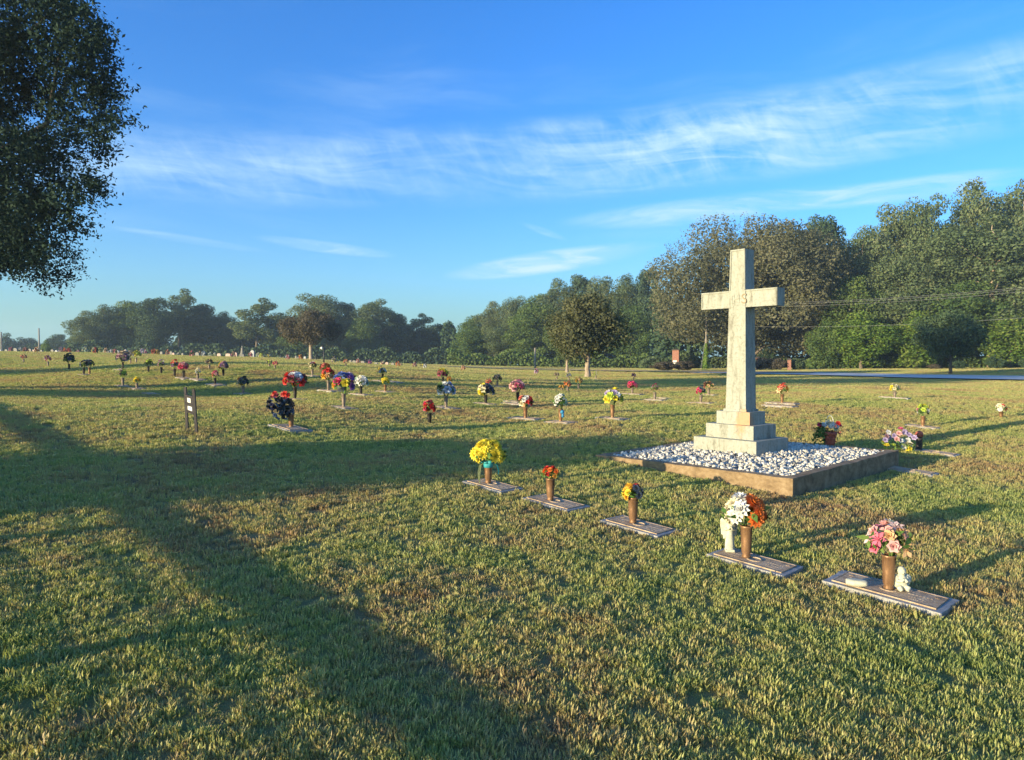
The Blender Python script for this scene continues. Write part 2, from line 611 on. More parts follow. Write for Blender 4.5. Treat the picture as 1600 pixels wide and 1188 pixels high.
M = {}
M['ground'] = m_ground()
M['grass'] = m_grass()
M['cross'] = m_cross()
M['petal'] = m_petal()
M['tint'] = m_attr('cloth_flowers')
M['pebble'] = m_pebble()
M['kerb'] = mat_simple('stained_concrete', [(0.28, (0.10, 0.066, 0.034)), (0.48, (0.22, 0.150, 0.080)), (0.68, (0.33, 0.24, 0.14))], 7, 0.85, 0.35, 40, stretch=(1, 1, 1.4))
M['granite'] = m_granite()
M['plaque'] = mat_simple('aged_bronze_plate', [(0.3, (0.22, 0.150, 0.090)), (0.5, (0.40, 0.290, 0.185)), (0.7, (0.50, 0.395, 0.275))], 14, 0.8, 0.5, 46, metallic=0.0)
M['vase'] = mat_simple('bronze_vase', [(0.3, (0.16, 0.085, 0.045)), (0.6, (0.30, 0.17, 0.09))], 10, 0.42, 0.1, 60, metallic=0.45, stretch=(3, 3, 0.5))
M['vase_dark'] = mat_simple('dark_bronze_vase', [(0.3, (0.02, 0.02, 0.02)), (0.7, (0.06, 0.05, 0.045))], 10, 0.45, 0.1, 60, metallic=0.4)
M['vase_grey'] = mat_simple('grey_brown_vase', [(0.3, (0.17, 0.13, 0.10)), (0.7, (0.28, 0.23, 0.19))], 10, 0.5, 0.1, 60, metallic=0.3)
M['statue'] = mat_simple('cast_stone_white', [(0.3, (0.36, 0.36, 0.27)), (0.6, (0.50, 0.495, 0.39))], 22, 0.7, 0.25, 90)
M['stem'] = leafy('green_stems', [(0.2, (0.042, 0.098, 0.021)), (0.5, (0.084, 0.168, 0.042)), (0.8, (0.168, 0.238, 0.070))], 0.25, wscale=6)
M['stem_dark'] = leafy('dark_stems', [(0.2, (0.012, 0.016, 0.02)), (0.5, (0.02, 0.028, 0.03)), (0.8, (0.05, 0.06, 0.07))], 0.05, wscale=6)
M['black'] = mat_simple('black_painted_wood', [(0.3, (0.018, 0.015, 0.015)), (0.7, (0.05, 0.042, 0.042))], 12, 0.55, 0.15)
M['card'] = mat_simple('white_card', [(0.3, (0.60, 0.59, 0.54)), (0.7, (0.70, 0.69, 0.65))], 12, 0.6, 0.0)
M['pot'] = mat_simple('red_clay_pot', [(0.3, (0.28, 0.06, 0.04)), (0.7, (0.42, 0.12, 0.07))], 14, 0.7, 0.2)
M['road'] = mat_simple('pale_asphalt', [(0.3, (0.44, 0.43, 0.40)), (0.55, (0.56, 0.55, 0.51)), (0.7, (0.64, 0.62, 0.56))], 0.6, 1.0, 0.5, 30, coord='Object', spec=0.0)
M['road_edge'] = mat_simple('concrete_gutter', [(0.3, (0.50, 0.50, 0.50)), (0.7, (0.72, 0.71, 0.68))], 1.5, 1.0, 0.1, 30, spec=0.0)
M['clay'] = mat_simple('orange_clay', [(0.3, (0.46, 0.27, 0.11)), (0.55, (0.62, 0.40, 0.18)), (0.72, (0.42, 0.34, 0.12))], 0.5, 0.95, 0.4, 12)
M['brick'] = m_brick()
M['stone'] = mat_simple('pale_headstone', [(0.3, (0.13, 0.125, 0.11)), (0.7, (0.23, 0.215, 0.185))], 5, 0.7, 0.1)
M['stone_grey'] = mat_simple('grey_headstone', [(0.3, (0.20, 0.20, 0.21)), (0.7, (0.38, 0.38, 0.39))], 5, 0.6, 0.1)
M['stone_rose'] = mat_simple('rose_headstone', [(0.3, (0.30, 0.20, 0.16)), (0.7, (0.46, 0.33, 0.28))], 5, 0.6, 0.1)
M['bark'] = m_bark('grey_brown_bark', (0.07, 0.055, 0.04), (0.20, 0.16, 0.12))
M['bark_pale'] = m_bark('pale_bark', (0.20, 0.15, 0.11), (0.42, 0.34, 0.26))
M['bark_dark'] = m_bark('dark_bark', (0.03, 0.025, 0.02), (0.09, 0.075, 0.06))
M['wood_pole'] = m_bark('weathered_pole', (0.16, 0.13, 0.10), (0.32, 0.28, 0.23))
M['wire'] = mat_simple('aluminium_wire', [(0.3, (0.22, 0.22, 0.22)), (0.7, (0.34, 0.34, 0.34))], 3, 0.5, 0)
M['roof_grey'] = mat_simple('grey_shingles', [(0.3, (0.10, 0.11, 0.13)), (0.7, (0.20, 0.21, 0.23))], 3, 0.8, 0.2)
M['wall_white'] = mat_simple('white_siding', [(0.3, (0.66, 0.66, 0.64)), (0.7, (0.80, 0.80, 0.78))], 2, 0.7, 0)
M['wall_dark'] = mat_simple('dark_siding', [(0.3, (0.06, 0.07, 0.08)), (0.7, (0.12, 0.13, 0.15))], 2, 0.7, 0)
M['glass'] = mat_simple('dark_glass', [(0.3, (0.02, 0.025, 0.03)), (0.7, (0.04, 0.05, 0.06))], 2, 0.1, 0, spec=0.6)
M['car_white'] = mat_simple('white_car_paint', [(0.3, (0.70, 0.70, 0.70)), (0.7, (0.78, 0.78, 0.78))], 2, 0.3, 0, spec=0.5)
M['car_dark'] = mat_simple('dark_car_paint', [(0.3, (0.02, 0.022, 0.03)), (0.7, (0.03, 0.033, 0.04))], 2, 0.3, 0, spec=0.5)
M['rubber'] = mat_simple('black_rubber', [(0.3, (0.015, 0.015, 0.015)), (0.7, (0.03, 0.03, 0.03))], 4, 0.8, 0)
M['metal_dark'] = mat_simple('dark_metal', [(0.3, (0.03, 0.03, 0.035)), (0.7, (0.06, 0.06, 0.06))], 4, 0.5, 0, metallic=0.4)
M['lantern_white'] = mat_simple('frosted_lantern', [(0.3, (0.74, 0.74, 0.72)), (0.7, (0.82, 0.82, 0.80))], 4, 0.4, 0)
M['ribbon_teal'] = mat_simple('teal_ribbon', [(0.3, (0.02, 0.22, 0.26)), (0.7, (0.05, 0.36, 0.40))], 14, 0.5, 0)
M['ribbon_blue'] = mat_simple('blue_ribbon', [(0.3, (0.02, 0.16, 0.32)), (0.7, (0.04, 0.24, 0.42))], 14, 0.5, 0)
M['ribbon_pale'] = mat_simple('pale_ribbon', [(0.3, (0.42, 0.46, 0.20)), (0.7, (0.55, 0.58, 0.30))], 14, 0.5, 0)
M['ribbon_black'] = mat_simple('black_ribbon', [(0.3, (0.012, 0.016, 0.022)), (0.7, (0.035, 0.045, 0.06))], 9, 0.35, 0, spec=0.5)
M['engrave'] = mat_simple('brown_engraving', [(0.3, (0.20, 0.16, 0.10)), (0.7, (0.36, 0.30, 0.20))], 30, 0.9, 0)  # browner tone than the paint, given to the letter S alone
M['leaf_oak'] = leafy('oak_leaf', [(0.15, (0.066, 0.100, 0.049)), (0.45, (0.105, 0.146, 0.068)), (0.68, (0.154, 0.193, 0.091)), (0.92, (0.220, 0.220, 0.116))])
M['leaf_green'] = leafy('green_leaf', [(0.15, (0.055, 0.101, 0.033)), (0.45, (0.097, 0.154, 0.046)), (0.8, (0.160, 0.209, 0.066))])
M['leaf_willow'] = leafy('willow_oak_leaf', [(0.15, (0.078, 0.085, 0.049)), (0.42, (0.125, 0.129, 0.074)), (0.65, (0.174, 0.168, 0.096)), (0.90, (0.230, 0.207, 0.123))], wscale=0.25)
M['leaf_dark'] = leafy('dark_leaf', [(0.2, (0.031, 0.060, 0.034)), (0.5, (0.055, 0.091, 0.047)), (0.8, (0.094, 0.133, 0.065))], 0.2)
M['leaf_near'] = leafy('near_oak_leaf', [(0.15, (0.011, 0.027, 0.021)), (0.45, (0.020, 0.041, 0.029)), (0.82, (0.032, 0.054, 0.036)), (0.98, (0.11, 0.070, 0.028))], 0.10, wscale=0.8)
M['leaf_brown'] = leafy('brownish_leaf', [(0.2, (0.080, 0.070, 0.052)), (0.5, (0.135, 0.115, 0.082)), (0.8, (0.190, 0.165, 0.110))])
M['leaf_round'] = leafy('grey_olive_leaf', [(0.15, (0.070, 0.082, 0.044)), (0.45, (0.112, 0.122, 0.064)), (0.68, (0.155, 0.160, 0.082)), (0.92, (0.205, 0.190, 0.105))])
M['leaf_bright'] = leafy('young_green_leaf', [(0.2, (0.084, 0.154, 0.028)), (0.5, (0.140, 0.224, 0.042)), (0.8, (0.238, 0.280, 0.070))], 0.4)


# ------------------------------------------------------------------ mesh helpers
def tag(o, label, cat=None, group=None, kind=None):
    if label:
        o['label'] = label
    if cat:
        o['category'] = cat
    if group:
        o['group'] = group
    if kind:
        o['kind'] = kind
    return o


def empty(name, loc, rz=0, mat=None):
    o = bpy.data.objects.new(name, None)
    o.empty_display_size = 0.1
    if mat is not None:
        o.matrix_world = mat
    else:
        o.location = loc
        o.rotation_euler = (0, 0, rz)
    COL.objects.link(o)
    return o


def link(name, me, parent=None, mat=None, loc=None, rot=None, scale=None):
    o = bpy.data.objects.new(name, me)
    COL.objects.link(o)
    if parent is not None:
        o.parent = parent
    if mat is not None and len(me.materials) == 0:
        me.materials.append(mat)
    if loc is not None:
        o.location = loc
    if rot is not None:
        o.rotation_euler = rot
    if scale is not None:
        o.scale = scale if hasattr(scale, '__len__') else (scale,) * 3
    return o


def np_mesh(name, verts, quads=None, tris=None, mat=None, smooth=False):
    me = bpy.data.meshes.new(name)
    verts = np.asarray(verts, np.float32)
    me.vertices.add(len(verts))
    me.vertices.foreach_set('co', verts.ravel())
    li, ls, st = [], [], 0
    starts = []
    if quads is not None and len(quads):
        q = np.asarray(quads, np.int32)
        li.append(q.ravel())
        starts.append(np.arange(len(q)) * 4)
        st = q.size
    if tris is not None and len(tris):
        t = np.asarray(tris, np.int32)
        li.append(t.ravel())
        starts.append(st + np.arange(len(t)) * 3)
    li = np.concatenate(li)
    starts = np.concatenate(starts).astype(np.int32)
    me.loops.add(len(li))
    me.loops.foreach_set('vertex_index', li)
    me.polygons.add(len(starts))
    me.polygons.foreach_set('loop_start', starts)
    me.update(calc_edges=True)
    me.validate()
    if smooth:
        me.polygons.foreach_set('use_smooth', np.ones(len(me.polygons), bool))
    if mat:
        me.materials.append(mat)
    return me


def bm_mesh(name, bm, mat=None, smooth=False, bevel=0.0, seg=2):
    if bevel:
        bmesh.ops.bevel(bm, geom=[e for e in bm.edges if e.calc_face_angle(0) > 0.5], offset=bevel, segments=seg, affect='EDGES', profile=0.6)
    me = bpy.data.meshes.new(name)
    bm.to_mesh(me)
    bm.free()
    if smooth:
        for p in me.polygons:
            p.use_smooth = True
    if mat:
        me.materials.append(mat)
    return me


def b_box(bm, cx, cy, z0, sx, sy, sz, top=1.0, rot=None):
    """box with its base centred at (cx, cy, z0); top scales the upper face"""
    v = []
    for zz, k in ((z0, 1.0), (z0 + sz, top)):
        for dx, dy in ((-1, -1), (1, -1), (1, 1), (-1, 1)):
            v.append(bm.verts.new((cx + dx * sx / 2 * k, cy + dy * sy / 2 * k, zz)))
    for f in ((0, 3, 2, 1), (4, 5, 6, 7), (0, 1, 5, 4), (1, 2, 6, 5), (2, 3, 7, 6), (3, 0, 4, 7)):
        bm.faces.new([v[i] for i in f])
    return v


def b_tube(bm, pts, rad, seg=8, cap=True):
    """tapered tube along points"""
    pts = [Vector(p) for p in pts]
    if not hasattr(rad, '__len__'):
        rad = [rad] * len(pts)
    rings = []
    for i, p in enumerate(pts):
        d = (pts[min(i + 1, len(pts) - 1)] - pts[max(i - 1, 0)]).normalized()
        a = d.cross(Vector((0, 0, 1)) if abs(d.z) < 0.9 else Vector((1, 0, 0))).normalized()
        c = d.cross(a).normalized()
        rings.append([bm.verts.new(p + (a * math.cos(t) + c * math.sin(t)) * rad[i]) for t in [2 * math.pi * k / seg for k in range(seg)]])
    for r0, r1 in zip(rings[:-1], rings[1:]):
        for k in range(seg):
            bm.faces.new((r0[k], r0[(k + 1) % seg], r1[(k + 1) % seg], r1[k]))
    if cap:
        bm.faces.new(rings[0][::-1])
        bm.faces.new(rings[-1])


def b_lathe(bm, prof, seg=16, cx=0, cy=0, sx=1, sy=1):
    rings = []
    for r, z in prof:
        rings.append([bm.verts.new((cx + math.cos(2 * math.pi * k / seg) * r * sx, cy + math.sin(2 * math.pi * k / seg) * r * sy, z)) for k in range(seg)])
    for r0, r1 in zip(rings[:-1], rings[1:]):
        for k in range(seg):
            bm.faces.new((r0[k], r0[(k + 1) % seg], r1[(k + 1) % seg], r1[k]))
    bm.faces.new(rings[0][::-1])
    bm.faces.new(rings[-1])


def b_ball(bm, c, r, sub=2):
    """ellipsoid; r is a number or three radii"""
    r = r if hasattr(r, '__len__') else (r, r, r)
    mat = Matrix.Translation(c) @ Matrix.Diagonal((*r, 1))
    bmesh.ops.create_icosphere(bm, subdivisions=sub, radius=1, matrix=mat)


def leaf_cards(cent, nrm, size, aspect=0.6, fold=0.12, rnd=None):
    """one four-cornered leaf per centre: verts (4n,3) and quads"""
    rnd = rnd or rng
    n = len(cent)
    nrm = nrm / (np.linalg.norm(nrm, axis=1, keepdims=True) + 1e-9)
    a = rnd.normal(size=(n, 3))
    a -= nrm * np.sum(a * nrm, 1, keepdims=True)
    a /= np.linalg.norm(a, axis=1, keepdims=True) + 1e-9
    b = np.cross(nrm, a)
    s = np.asarray(size).reshape(-1, 1) if np.ndim(size) else np.full((n, 1), size)
    L, W = s * 0.5, s * 0.5 * aspect
    v = np.stack([cent - a * L, cent + b * W + nrm * s * fold, cent + a * L, cent - b * W + nrm * s * fold], 1).reshape(-1, 3)
    q = np.arange(4 * n).reshape(-1, 4)
    return v, q


# ------------------------------------------------------------------ ground
build_haze()


def build_ground():
    rr = np.concatenate([[0.0], np.geomspace(0.6, 720, 170)])
    th = np.linspace(0, 2 * math.pi, 241)[:-1]
    X = rr[:, None] * np.sin(th)[None]
    Y = rr[:, None] * np.cos(th)[None]
    Z = hz(X, Y)
    nr, nt_ = X.shape
    v = np.stack([X, Y, Z], -1).reshape(-1, 3)
    i = np.arange(nr - 1)[:, None] * nt_
    j = np.arange(nt_)[None]
    jn = (j + 1) % nt_
    q = np.stack([i + j, i + nt_ + j, i + nt_ + jn, i + jn], -1).reshape(-1, 4)
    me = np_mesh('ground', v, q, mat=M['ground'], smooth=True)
    me.flip_normals() if me.polygons[5000].normal.z < 0 else None
    o = link('ground', me)
    tag(o, 'wide gently sloping cemetery lawn', kind='structure')


build_ground()


def ribbon(name, pts, width, mat, lift, thick=0.0):
    pts = [np.array(p[:2], float) for p in pts]
    dense = []
    for a, b in zip(pts[:-1], pts[1:]):
        k = max(2, int(np.linalg.norm(b - a) / 1.5))
        dense += [a + (b - a) * t for t in np.linspace(0, 1, k, endpoint=False)]
    dense.append(pts[-1])
    d = np.array(dense)
    for _ in range(30):
        d[1:-1] = (d[:-2] + 2 * d[1:-1] + d[2:]) / 4
    t = np.gradient(d, axis=0)
    t /= np.linalg.norm(t, axis=1, keepdims=True)
    nrm = np.stack([-t[:, 1], t[:, 0]], 1)
    off = np.array([-0.5, -0.17, 0.17, 0.5]) * width
    P = d[:, None] + nrm[:, None] * off[None, :, None]
    Z = hz(P[..., 0], P[..., 1]) + lift
    V = np.concatenate([P, Z[..., None]], -1)
    n, m = V.shape[:2]
    vv = V.reshape(-1, 3)
    q = []
    for i in range(n - 1):
        for j in range(m - 1):
            q.append((i * m + j, i * m + j + 1, (i + 1) * m + j + 1, (i + 1) * m + j))
    me = np_mesh(name, vv, q, mat=mat, smooth=True)
    if me.polygons[0].normal.z < 0:
        me.flip_normals()
    return link(name, me), d, nrm


road_c = [atd(1110, 69), atd(1300, 62), atd(1450, 55), atd(1600, 49), atd(1800, 43), atd(2300, 35)]
road, road_line, road_n = ribbon('road', road_c, 8.4, M['road'], 0.09)
tag(road, 'pale narrow cemetery road along the far side of the lawn', kind='structure')
for sgn in (-1, 1):
    pts = [p + n_ * sgn * 4.45 for p, n_ in zip(road_line[::6], road_n[::6])]
    g, _, _ = ribbon('road_gutter', pts, 0.6, M['road_edge'], 0.115)
    tag(g, 'pale concrete edge of the cemetery road', kind='structure')
track, _, _ = ribbon('dirt_track', [atd(700, 100), atd(820, 88), atd(930, 80), atd(1040, 73), atd(1110, 69), atd(1190, 66), atd(1270, 64.5)], 5.0, M['clay'], 0.14)
tag(track, 'orange clay track crossing the far lawn before the brick pillars', kind='structure')

# ------------------------------------------------------------------ gravel bed with the cross
BED_Z = 0.2
bed_l, bed_n, bed_r = np.array((1.23, 10.50)), np.array((3.32, 8.36)), np.array((6.02, 10.95))
bed_len_u = np.linalg.norm(bed_l - bed_n)      # 2.99
bed_len_v = np.linalg.norm(bed_r - bed_n)      # 3.74
EXCL = []                                      # oriented rectangles without grass: centre, angle, half x, half y


def build_bed():
    mid = bed_n + U2 * bed_len_u / 2 + V2 * bed_len_v / 2
    root = empty('kerb', (mid[0], mid[1], BED_Z), U_ANG)     # local +X = right end, local +Y = away
    tag(root, 'tan weathered concrete kerb framing the white gravel bed under the cross', 'kerb')
    hx, hy, w = bed_len_u / 2, bed_len_v / 2, 0.15
    sides = [(0, -hy + w / 2, 2 * hx, w), (0, hy - w / 2, 2 * hx, w), (-hx + w / 2, 0, w, 2 * hy - 2 * w), (hx - w / 2, 0, w, 2 * hy - 2 * w)]
    for k, (cx, cy, sx, sy) in enumerate(sides):
        bm = bmesh.new()
        b_box(bm, cx, cy, -0.55, sx - 0.004, sy - 0.004, 0.55)
        bmesh.ops.subdivide_edges(bm, edges=[e for e in bm.edges if e.calc_length() > 1], cuts=14, use_grid_fill=True)
        for v in bm.verts:
            h = math.sin(v.co.x * 9 + v.co.y * 7 + k) * 0.004 + random.uniform(-0.003, 0.003)
            v.co.z += h
            v.co.x += random.uniform(-0.003, 0.003)
            v.co.y += random.uniform(-0.003, 0.003)
        link('kerb_segment', bm_mesh('kerb_segment', bm, M['kerb'], bevel=0.008), root)
    EXCL.append((mid, U_ANG, hx, hy))
    # gravel: a heap no one could count
    n = 8600
    ico = bmesh.new()
    bmesh.ops.create_icosphere(ico, subdivisions=1, radius=1)
    iv = np.array([v.co for v in ico.verts])
    it = np.array([[v.index for v in f.verts] for f in ico.faces])
    ico.free()
    px = rng.uniform(-hx + w - 0.02, hx - w + 0.02, n)
    py = rng.uniform(-hy + w - 0.02, hy - w + 0.02, n)
    rr = np.hypot(px / hx, py / hy)
    pz = -0.035 + 0.085 * np.clip(1 - rr, 0, 1) + rng.uniform(-0.02, 0.025, n)
    s = 0.012 + 0.029 * rng.random(n) ** 1.6
    V = np.empty((n, len(iv), 3), np.float32)
    for i in range(n):
        e = Euler(rng.uniform(0, 6.28, 3)).to_matrix()
        sh = iv * (1 + rng.uniform(-0.22, 0.22, (len(iv), 1))) * np.array((1.0, rng.uniform(0.6, 1), rng.uniform(0.5, 0.9)))
        V[i] = (sh @ np.array(e).T) * s[i] + (px[i], py[i], pz[i])
    T = (it[None] + (np.arange(n) * len(iv))[:, None, None]).reshape(-1, 3)
    # a bed sheet beneath the stones
    base = np.array([(-hx + w, -hy + w, -0.075), (hx - w, -hy + w, -0.075), (hx - w, hy - w, -0.075), (-hx + w, hy - w, -0.075)])
    me = np_mesh('gravel', np.concatenate([V.reshape(-1, 3), base]), None, np.concatenate([T, np.array([(0, 1, 2), (0, 2, 3)]) + n * len(iv)]), M['pebble'])
    g = link('gravel', me, loc=root.location, rot=root.rotation_euler)
    tag(g, 'white and grey pebbles filling the kerbed bed round the cross', 'gravel', kind='stuff')
    return mid


bed_mid = build_bed()


def build_cross():
    # near lower corner of the bottom step stands at (3.54, 10.09)
    c0 = np.array((3.54, 10.09)) + U2 * 0.535 + V2 * 0.43
    root = empty('stone_cross', (c0[0], c0[1], BED_Z - 0.03), U_ANG - R(3.5))
    tag(root, 'tall weathered white stone cross on a stepped base in the gravel bed', 'cross')
    z = 0.0
    for sx, sy, h in ((1.05, 0.90, 0.265), (0.80, 0.63, 0.205), (0.56, 0.43, 0.19)):
        bm = bmesh.new()
        b_box(bm, 0, 0, z, sx, sy, h)
        link('step', bm_mesh('step', bm, M['cross'], bevel=0.014), root)
        z += h
    # flared foot and tapered shaft with a raised rim on the front
    bm = bmesh.new()
    b_box(bm, 0, 0, z, 0.39, 0.34, 0.035, 0.97)
    link('shaft_foot', bm_mesh('shaft_foot', bm, M['cross'], bevel=0.012), root)
    z0 = z + 0.035
    top = px_z(384, 10.35) - (BED_Z - 0.03)
    H = top - z0
    w0, w1, d0, d1 = 0.34, 0.245, 0.285, 0.235

    def prism(rects, name, mat=M['cross'], bevel=0.01):
        """rects: list of (z, x0, x1, y0, y1) stacked"""
        b = bmesh.new()
        rings = [[b.verts.new(p) for p in ((x0, y0, zz), (x1, y0, zz), (x1, y1, zz), (x0, y1, zz))] for zz, x0, x1, y0, y1 in rects]
        b.faces.new(rings[0][::-1])
        b.faces.new(rings[-1])
        for r0, r1 in zip(rings[:-1], rings[1:]):
            for k in range(4):
                b.faces.new((r0[k], r0[(k + 1) % 4], r1[(k + 1) % 4], r1[k]))
        return link(name, bm_mesh(name, b, mat, bevel=bevel), root)

    prism([(z0, -w0 / 2, w0 / 2, -d0 / 2, d0 / 2), (z0 + H, -w1 / 2, w1 / 2, -d1 / 2, d1 / 2)], 'shaft')

    def wat(zz):
        t = (zz - z0) / H
        return (w0 + (w1 - w0) * t) / 2, (d0 + (d1 - d0) * t) / 2

    za0 = px_z(478.5, 10.38) - (BED_Z - 0.03)
    za1 = px_z(450.5, 10.38) - (BED_Z - 0.03)
    wa, da = wat((za0 + za1) / 2)
    half, ad = 0.635, 0.195
    for s in (-1, 1):
        x0, x1 = sorted((s * (wa - 0.004), s * half))
        prism([(za0, x0, x1, -ad / 2 - 0.012, ad / 2), (za1, x0, x1, -ad / 2 - 0.012, ad / 2)], 'arm')
        # raised rim round the front of each arm
        yf = -ad / 2 - 0.012
        rt = 0.024
        for (a0, a1, c0_, c1_) in ((x0, x1, za1 - rt, za1), (x0, x1, za0, za0 + rt)):
            prism([(c0_, a0 + 0.004, a1 - 0.004, yf - 0.012, yf + 0.004), (c1_ - 0.003, a0 + 0.004, a1 - 0.004, yf - 0.012, yf + 0.004)], 'rim', bevel=0.003)
        e0, e1 = (x1 - rt, x1 - 0.004) if s > 0 else (x0 + 0.004, x0 + rt)
        prism([(za0 + rt, e0, e1, yf - 0.012, yf + 0.004), (za1 - rt, e0, e1, yf - 0.012, yf + 0.004)], 'rim', bevel=0.003)
    # rim on the head of the shaft and down its left edge
    for s in (-1, 1):
        zz0, zz1 = za1 + 0.002, z0 + H
        wa0, da0 = wat(zz0)
        wa1, da1 = wat(zz1)
        rt = 0.022
        r0 = sorted((s * (wa0 - 0.003), s * (wa0 - rt)))
        r1 = sorted((s * (wa1 - 0.003), s * (wa1 - rt)))
        prism([(zz0, r0[0], r0[1], -da0 - 0.012, -da0 + 0.004), (zz1, r1[0], r1[1], -da1 - 0.012, -da1 + 0.004)], 'rim', bevel=0.003)
    wa1, da1 = wat(z0 + H)
    prism([(z0 + H - 0.024, -wa1 + 0.024, wa1 - 0.024, -da1 - 0.012, -da1 + 0.004), (z0 + H - 0.001, -wa1 + 0.024, wa1 - 0.024, -da1 - 0.012, -da1 + 0.004)], 'rim', bevel=0.003)
    # carved IHS at the crossing
    zc = (za0 + za1) / 2
    for ch, xx in (('I', -0.085), ('H', -0.01), ('S', 0.115)):
        cu = bpy.data.curves.new('letter', 'FONT')
        cu.body = ch
        cu.size = 0.21 if ch == 'S' else 0.17
        cu.extrude = 0.004
        cu.align_x, cu.align_y = 'CENTER', 'CENTER'
        tmp = bpy.data.objects.new('letter', cu)
        COL.objects.link(tmp)
        dg = bpy.context.evaluated_depsgraph_get()
        me = bpy.data.meshes.new_from_object(tmp.evaluated_get(dg))
        bpy.data.objects.remove(tmp)
        me.name = 'letter'
        me.materials.clear()
        me.materials.append(M['engrave'] if ch == 'S' else M['cross'])
        _, dd = wat(zc)
        link('letter', me, root, loc=(xx, -dd - (0.002 if ch != 'S' else 0.0035), zc - 0.01), rot=(math.pi / 2, 0, 0))


build_cross()

# ------------------------------------------------------------------ flowers, vases, markers
PAL = dict(vivid=(0.86, 0.24, 0.05), shell=(0.80, 0.58, 0.54), yellow=(0.85, 0.70, 0.05), gold=(0.78, 0.42, 0.03), orange=(0.80, 0.20, 0.03), red=(0.62, 0.035, 0.025), coral=(0.74, 0.20, 0.14),
           pink=(0.72, 0.16, 0.25), hot=(0.68, 0.05, 0.16), blush=(0.76, 0.42, 0.40), rose=(0.55, 0.12, 0.18), white=(0.80, 0.79, 0.74),
           cream=(0.80, 0.72, 0.48), peach=(0.78, 0.48, 0.25), lilac=(0.50, 0.40, 0.60), purple=(0.24, 0.09, 0.36), blue=(0.12, 0.20, 0.50),
           sky=(0.42, 0.52, 0.66), burgundy=(0.20, 0.02, 0.045), mauve=(0.42, 0.25, 0.30), brown=(0.22, 0.12, 0.07), black=(0.03, 0.035, 0.045),
           mint=(0.36, 0.52, 0.38), lime=(0.50, 0.62, 0.08), green=(0.07, 0.12, 0.03), dark=(0.03, 0.05, 0.04), grey=(0.34, 0.34, 0.36), amber=(0.70, 0.36, 0.07),
           slate=(0.10, 0.13, 0.18), tan=(0.45, 0.36, 0.25))


def petal_ring(n, el, ln, wd, r0=0.05, z0=0.0, cup=0.12, ph=0.0):
    V, Q = [], []
    for k in range(n):
        a = 2 * math.pi * k / n + ph
        d = np.array((math.cos(a) * math.cos(el), math.sin(a) * math.cos(el), math.sin(el)))
        t = np.array((-math.sin(a), math.cos(a), 0))
        up = np.cross(d, t)
        up = up if up[2] > 0 else -up
        o = np.array((math.cos(a) * r0, math.sin(a) * r0, z0))
        p = [o, o + d * ln * 0.6 + t * wd / 2 + up * cup * ln, o + d * ln, o + d * ln * 0.6 - t * wd / 2 + up * cup * ln]
        i = len(V)
        V += p
        Q.append((i, i + 1, i + 2, i + 3))
    return V, Q


def flower_mesh(kind):
    V, Q = [], []
    rings = {'mum': [(11, 0.05, 1.0, 0.50, 0.05), (9, 0.55, 0.85, 0.45, 0.05), (7, 1.0, 0.7, 0.4, 0.04), (4, 1.35, 0.55, 0.35, 0.02)],
             'lily': [(6, 0.30, 1.05, 0.55, 0.03), (4, 1.0, 0.5, 0.2, 0.02)],
             'rose': [(6, 0.25, 0.95, 0.85, 0.05), (5, 0.8, 0.85, 0.75, 0.05), (4, 1.2, 0.75, 0.55, 0.03)]}[kind]
    for i, (n, el, ln, wd, r0) in enumerate(rings):
        v, q = petal_ring(n, el, ln, wd, r0, ph=i * 0.37)
        b = len(V)
        V += v
        Q += [tuple(k + b for k in f) for f in q]
    return np_mesh(kind + '_flower', V, Q, mat=M['petal'])


FLOWER = {k: flower_mesh(k) for k in ('mum', 'lily', 'rose')}


def leaves_mesh(n, mat, seed):
    g = np.random.default_rng(seed)
    d = g.normal(size=(n, 3))
    d[:, 2] = np.abs(d[:, 2]) * 0.8 - 0.25
    d /= np.linalg.norm(d, axis=1, keepdims=True)
    c = d * g.uniform(0.35, 0.95, (n, 1))
    nr = d + g.normal(size=(n, 3)) * 0.7
    v, q = leaf_cards(c, nr, g.uniform(0.35, 0.6, n), 0.42, 0.1, g)
    # a few stems down to the vase mouth
    bm = bmesh.new()
    for k in range(7):
        a = g.uniform(0, 6.28)
        b_tube(bm, [(0, 0, -1.0), (math.cos(a) * 0.25, math.sin(a) * 0.25, -0.3), (math.cos(a) * 0.6, math.sin(a) * 0.6, 0.3)], 0.035, 4, False)
    tmp = bpy.data.meshes.new('t')
    bm.to_mesh(tmp)
    bm.free()
    sv = np.array([x.co for x in tmp.vertices])
    sq = np.array([list(p.vertices) for p in tmp.polygons]) + len(v)
    bpy.data.meshes.remove(tmp)
    return np_mesh('bouquet_leaves', np.concatenate([v, sv]), np.concatenate([q, sq]), mat=mat)


LEAVES = [leaves_mesh(46, M['stem'], 11), leaves_mesh(54, M['stem'], 12), leaves_mesh(40, M['stem'], 13)]
LEAVES_DARK = leaves_mesh(60, M['stem_dark'], 14)


def vase_mesh(mat, name):
    bm = bmesh.new()
    b_lathe(bm, [(0.030, 0.0), (0.036, 0.02), (0.030, 0.035), (0.038, 0.05), (0.043, 0.14), (0.047, 0.235), (0.051, 0.238), (0.051, 0.25), (0.046, 0.252), (0.040, 0.25), (0.036, 0.16)], 18)
    for v in bm.verts:
        a = math.atan2(v.co.y, v.co.x)
        if 0.05 < v.co.z < 0.235:
            k = 1 + 0.03 * math.cos(a * 9)
            v.co.x *= k
            v.co.y *= k
    return bm_mesh(name, bm, mat, smooth=True)


VASE = {k: vase_mesh(M[k], 'flower_vase') for k in ('vase', 'vase_dark', 'vase_grey')}


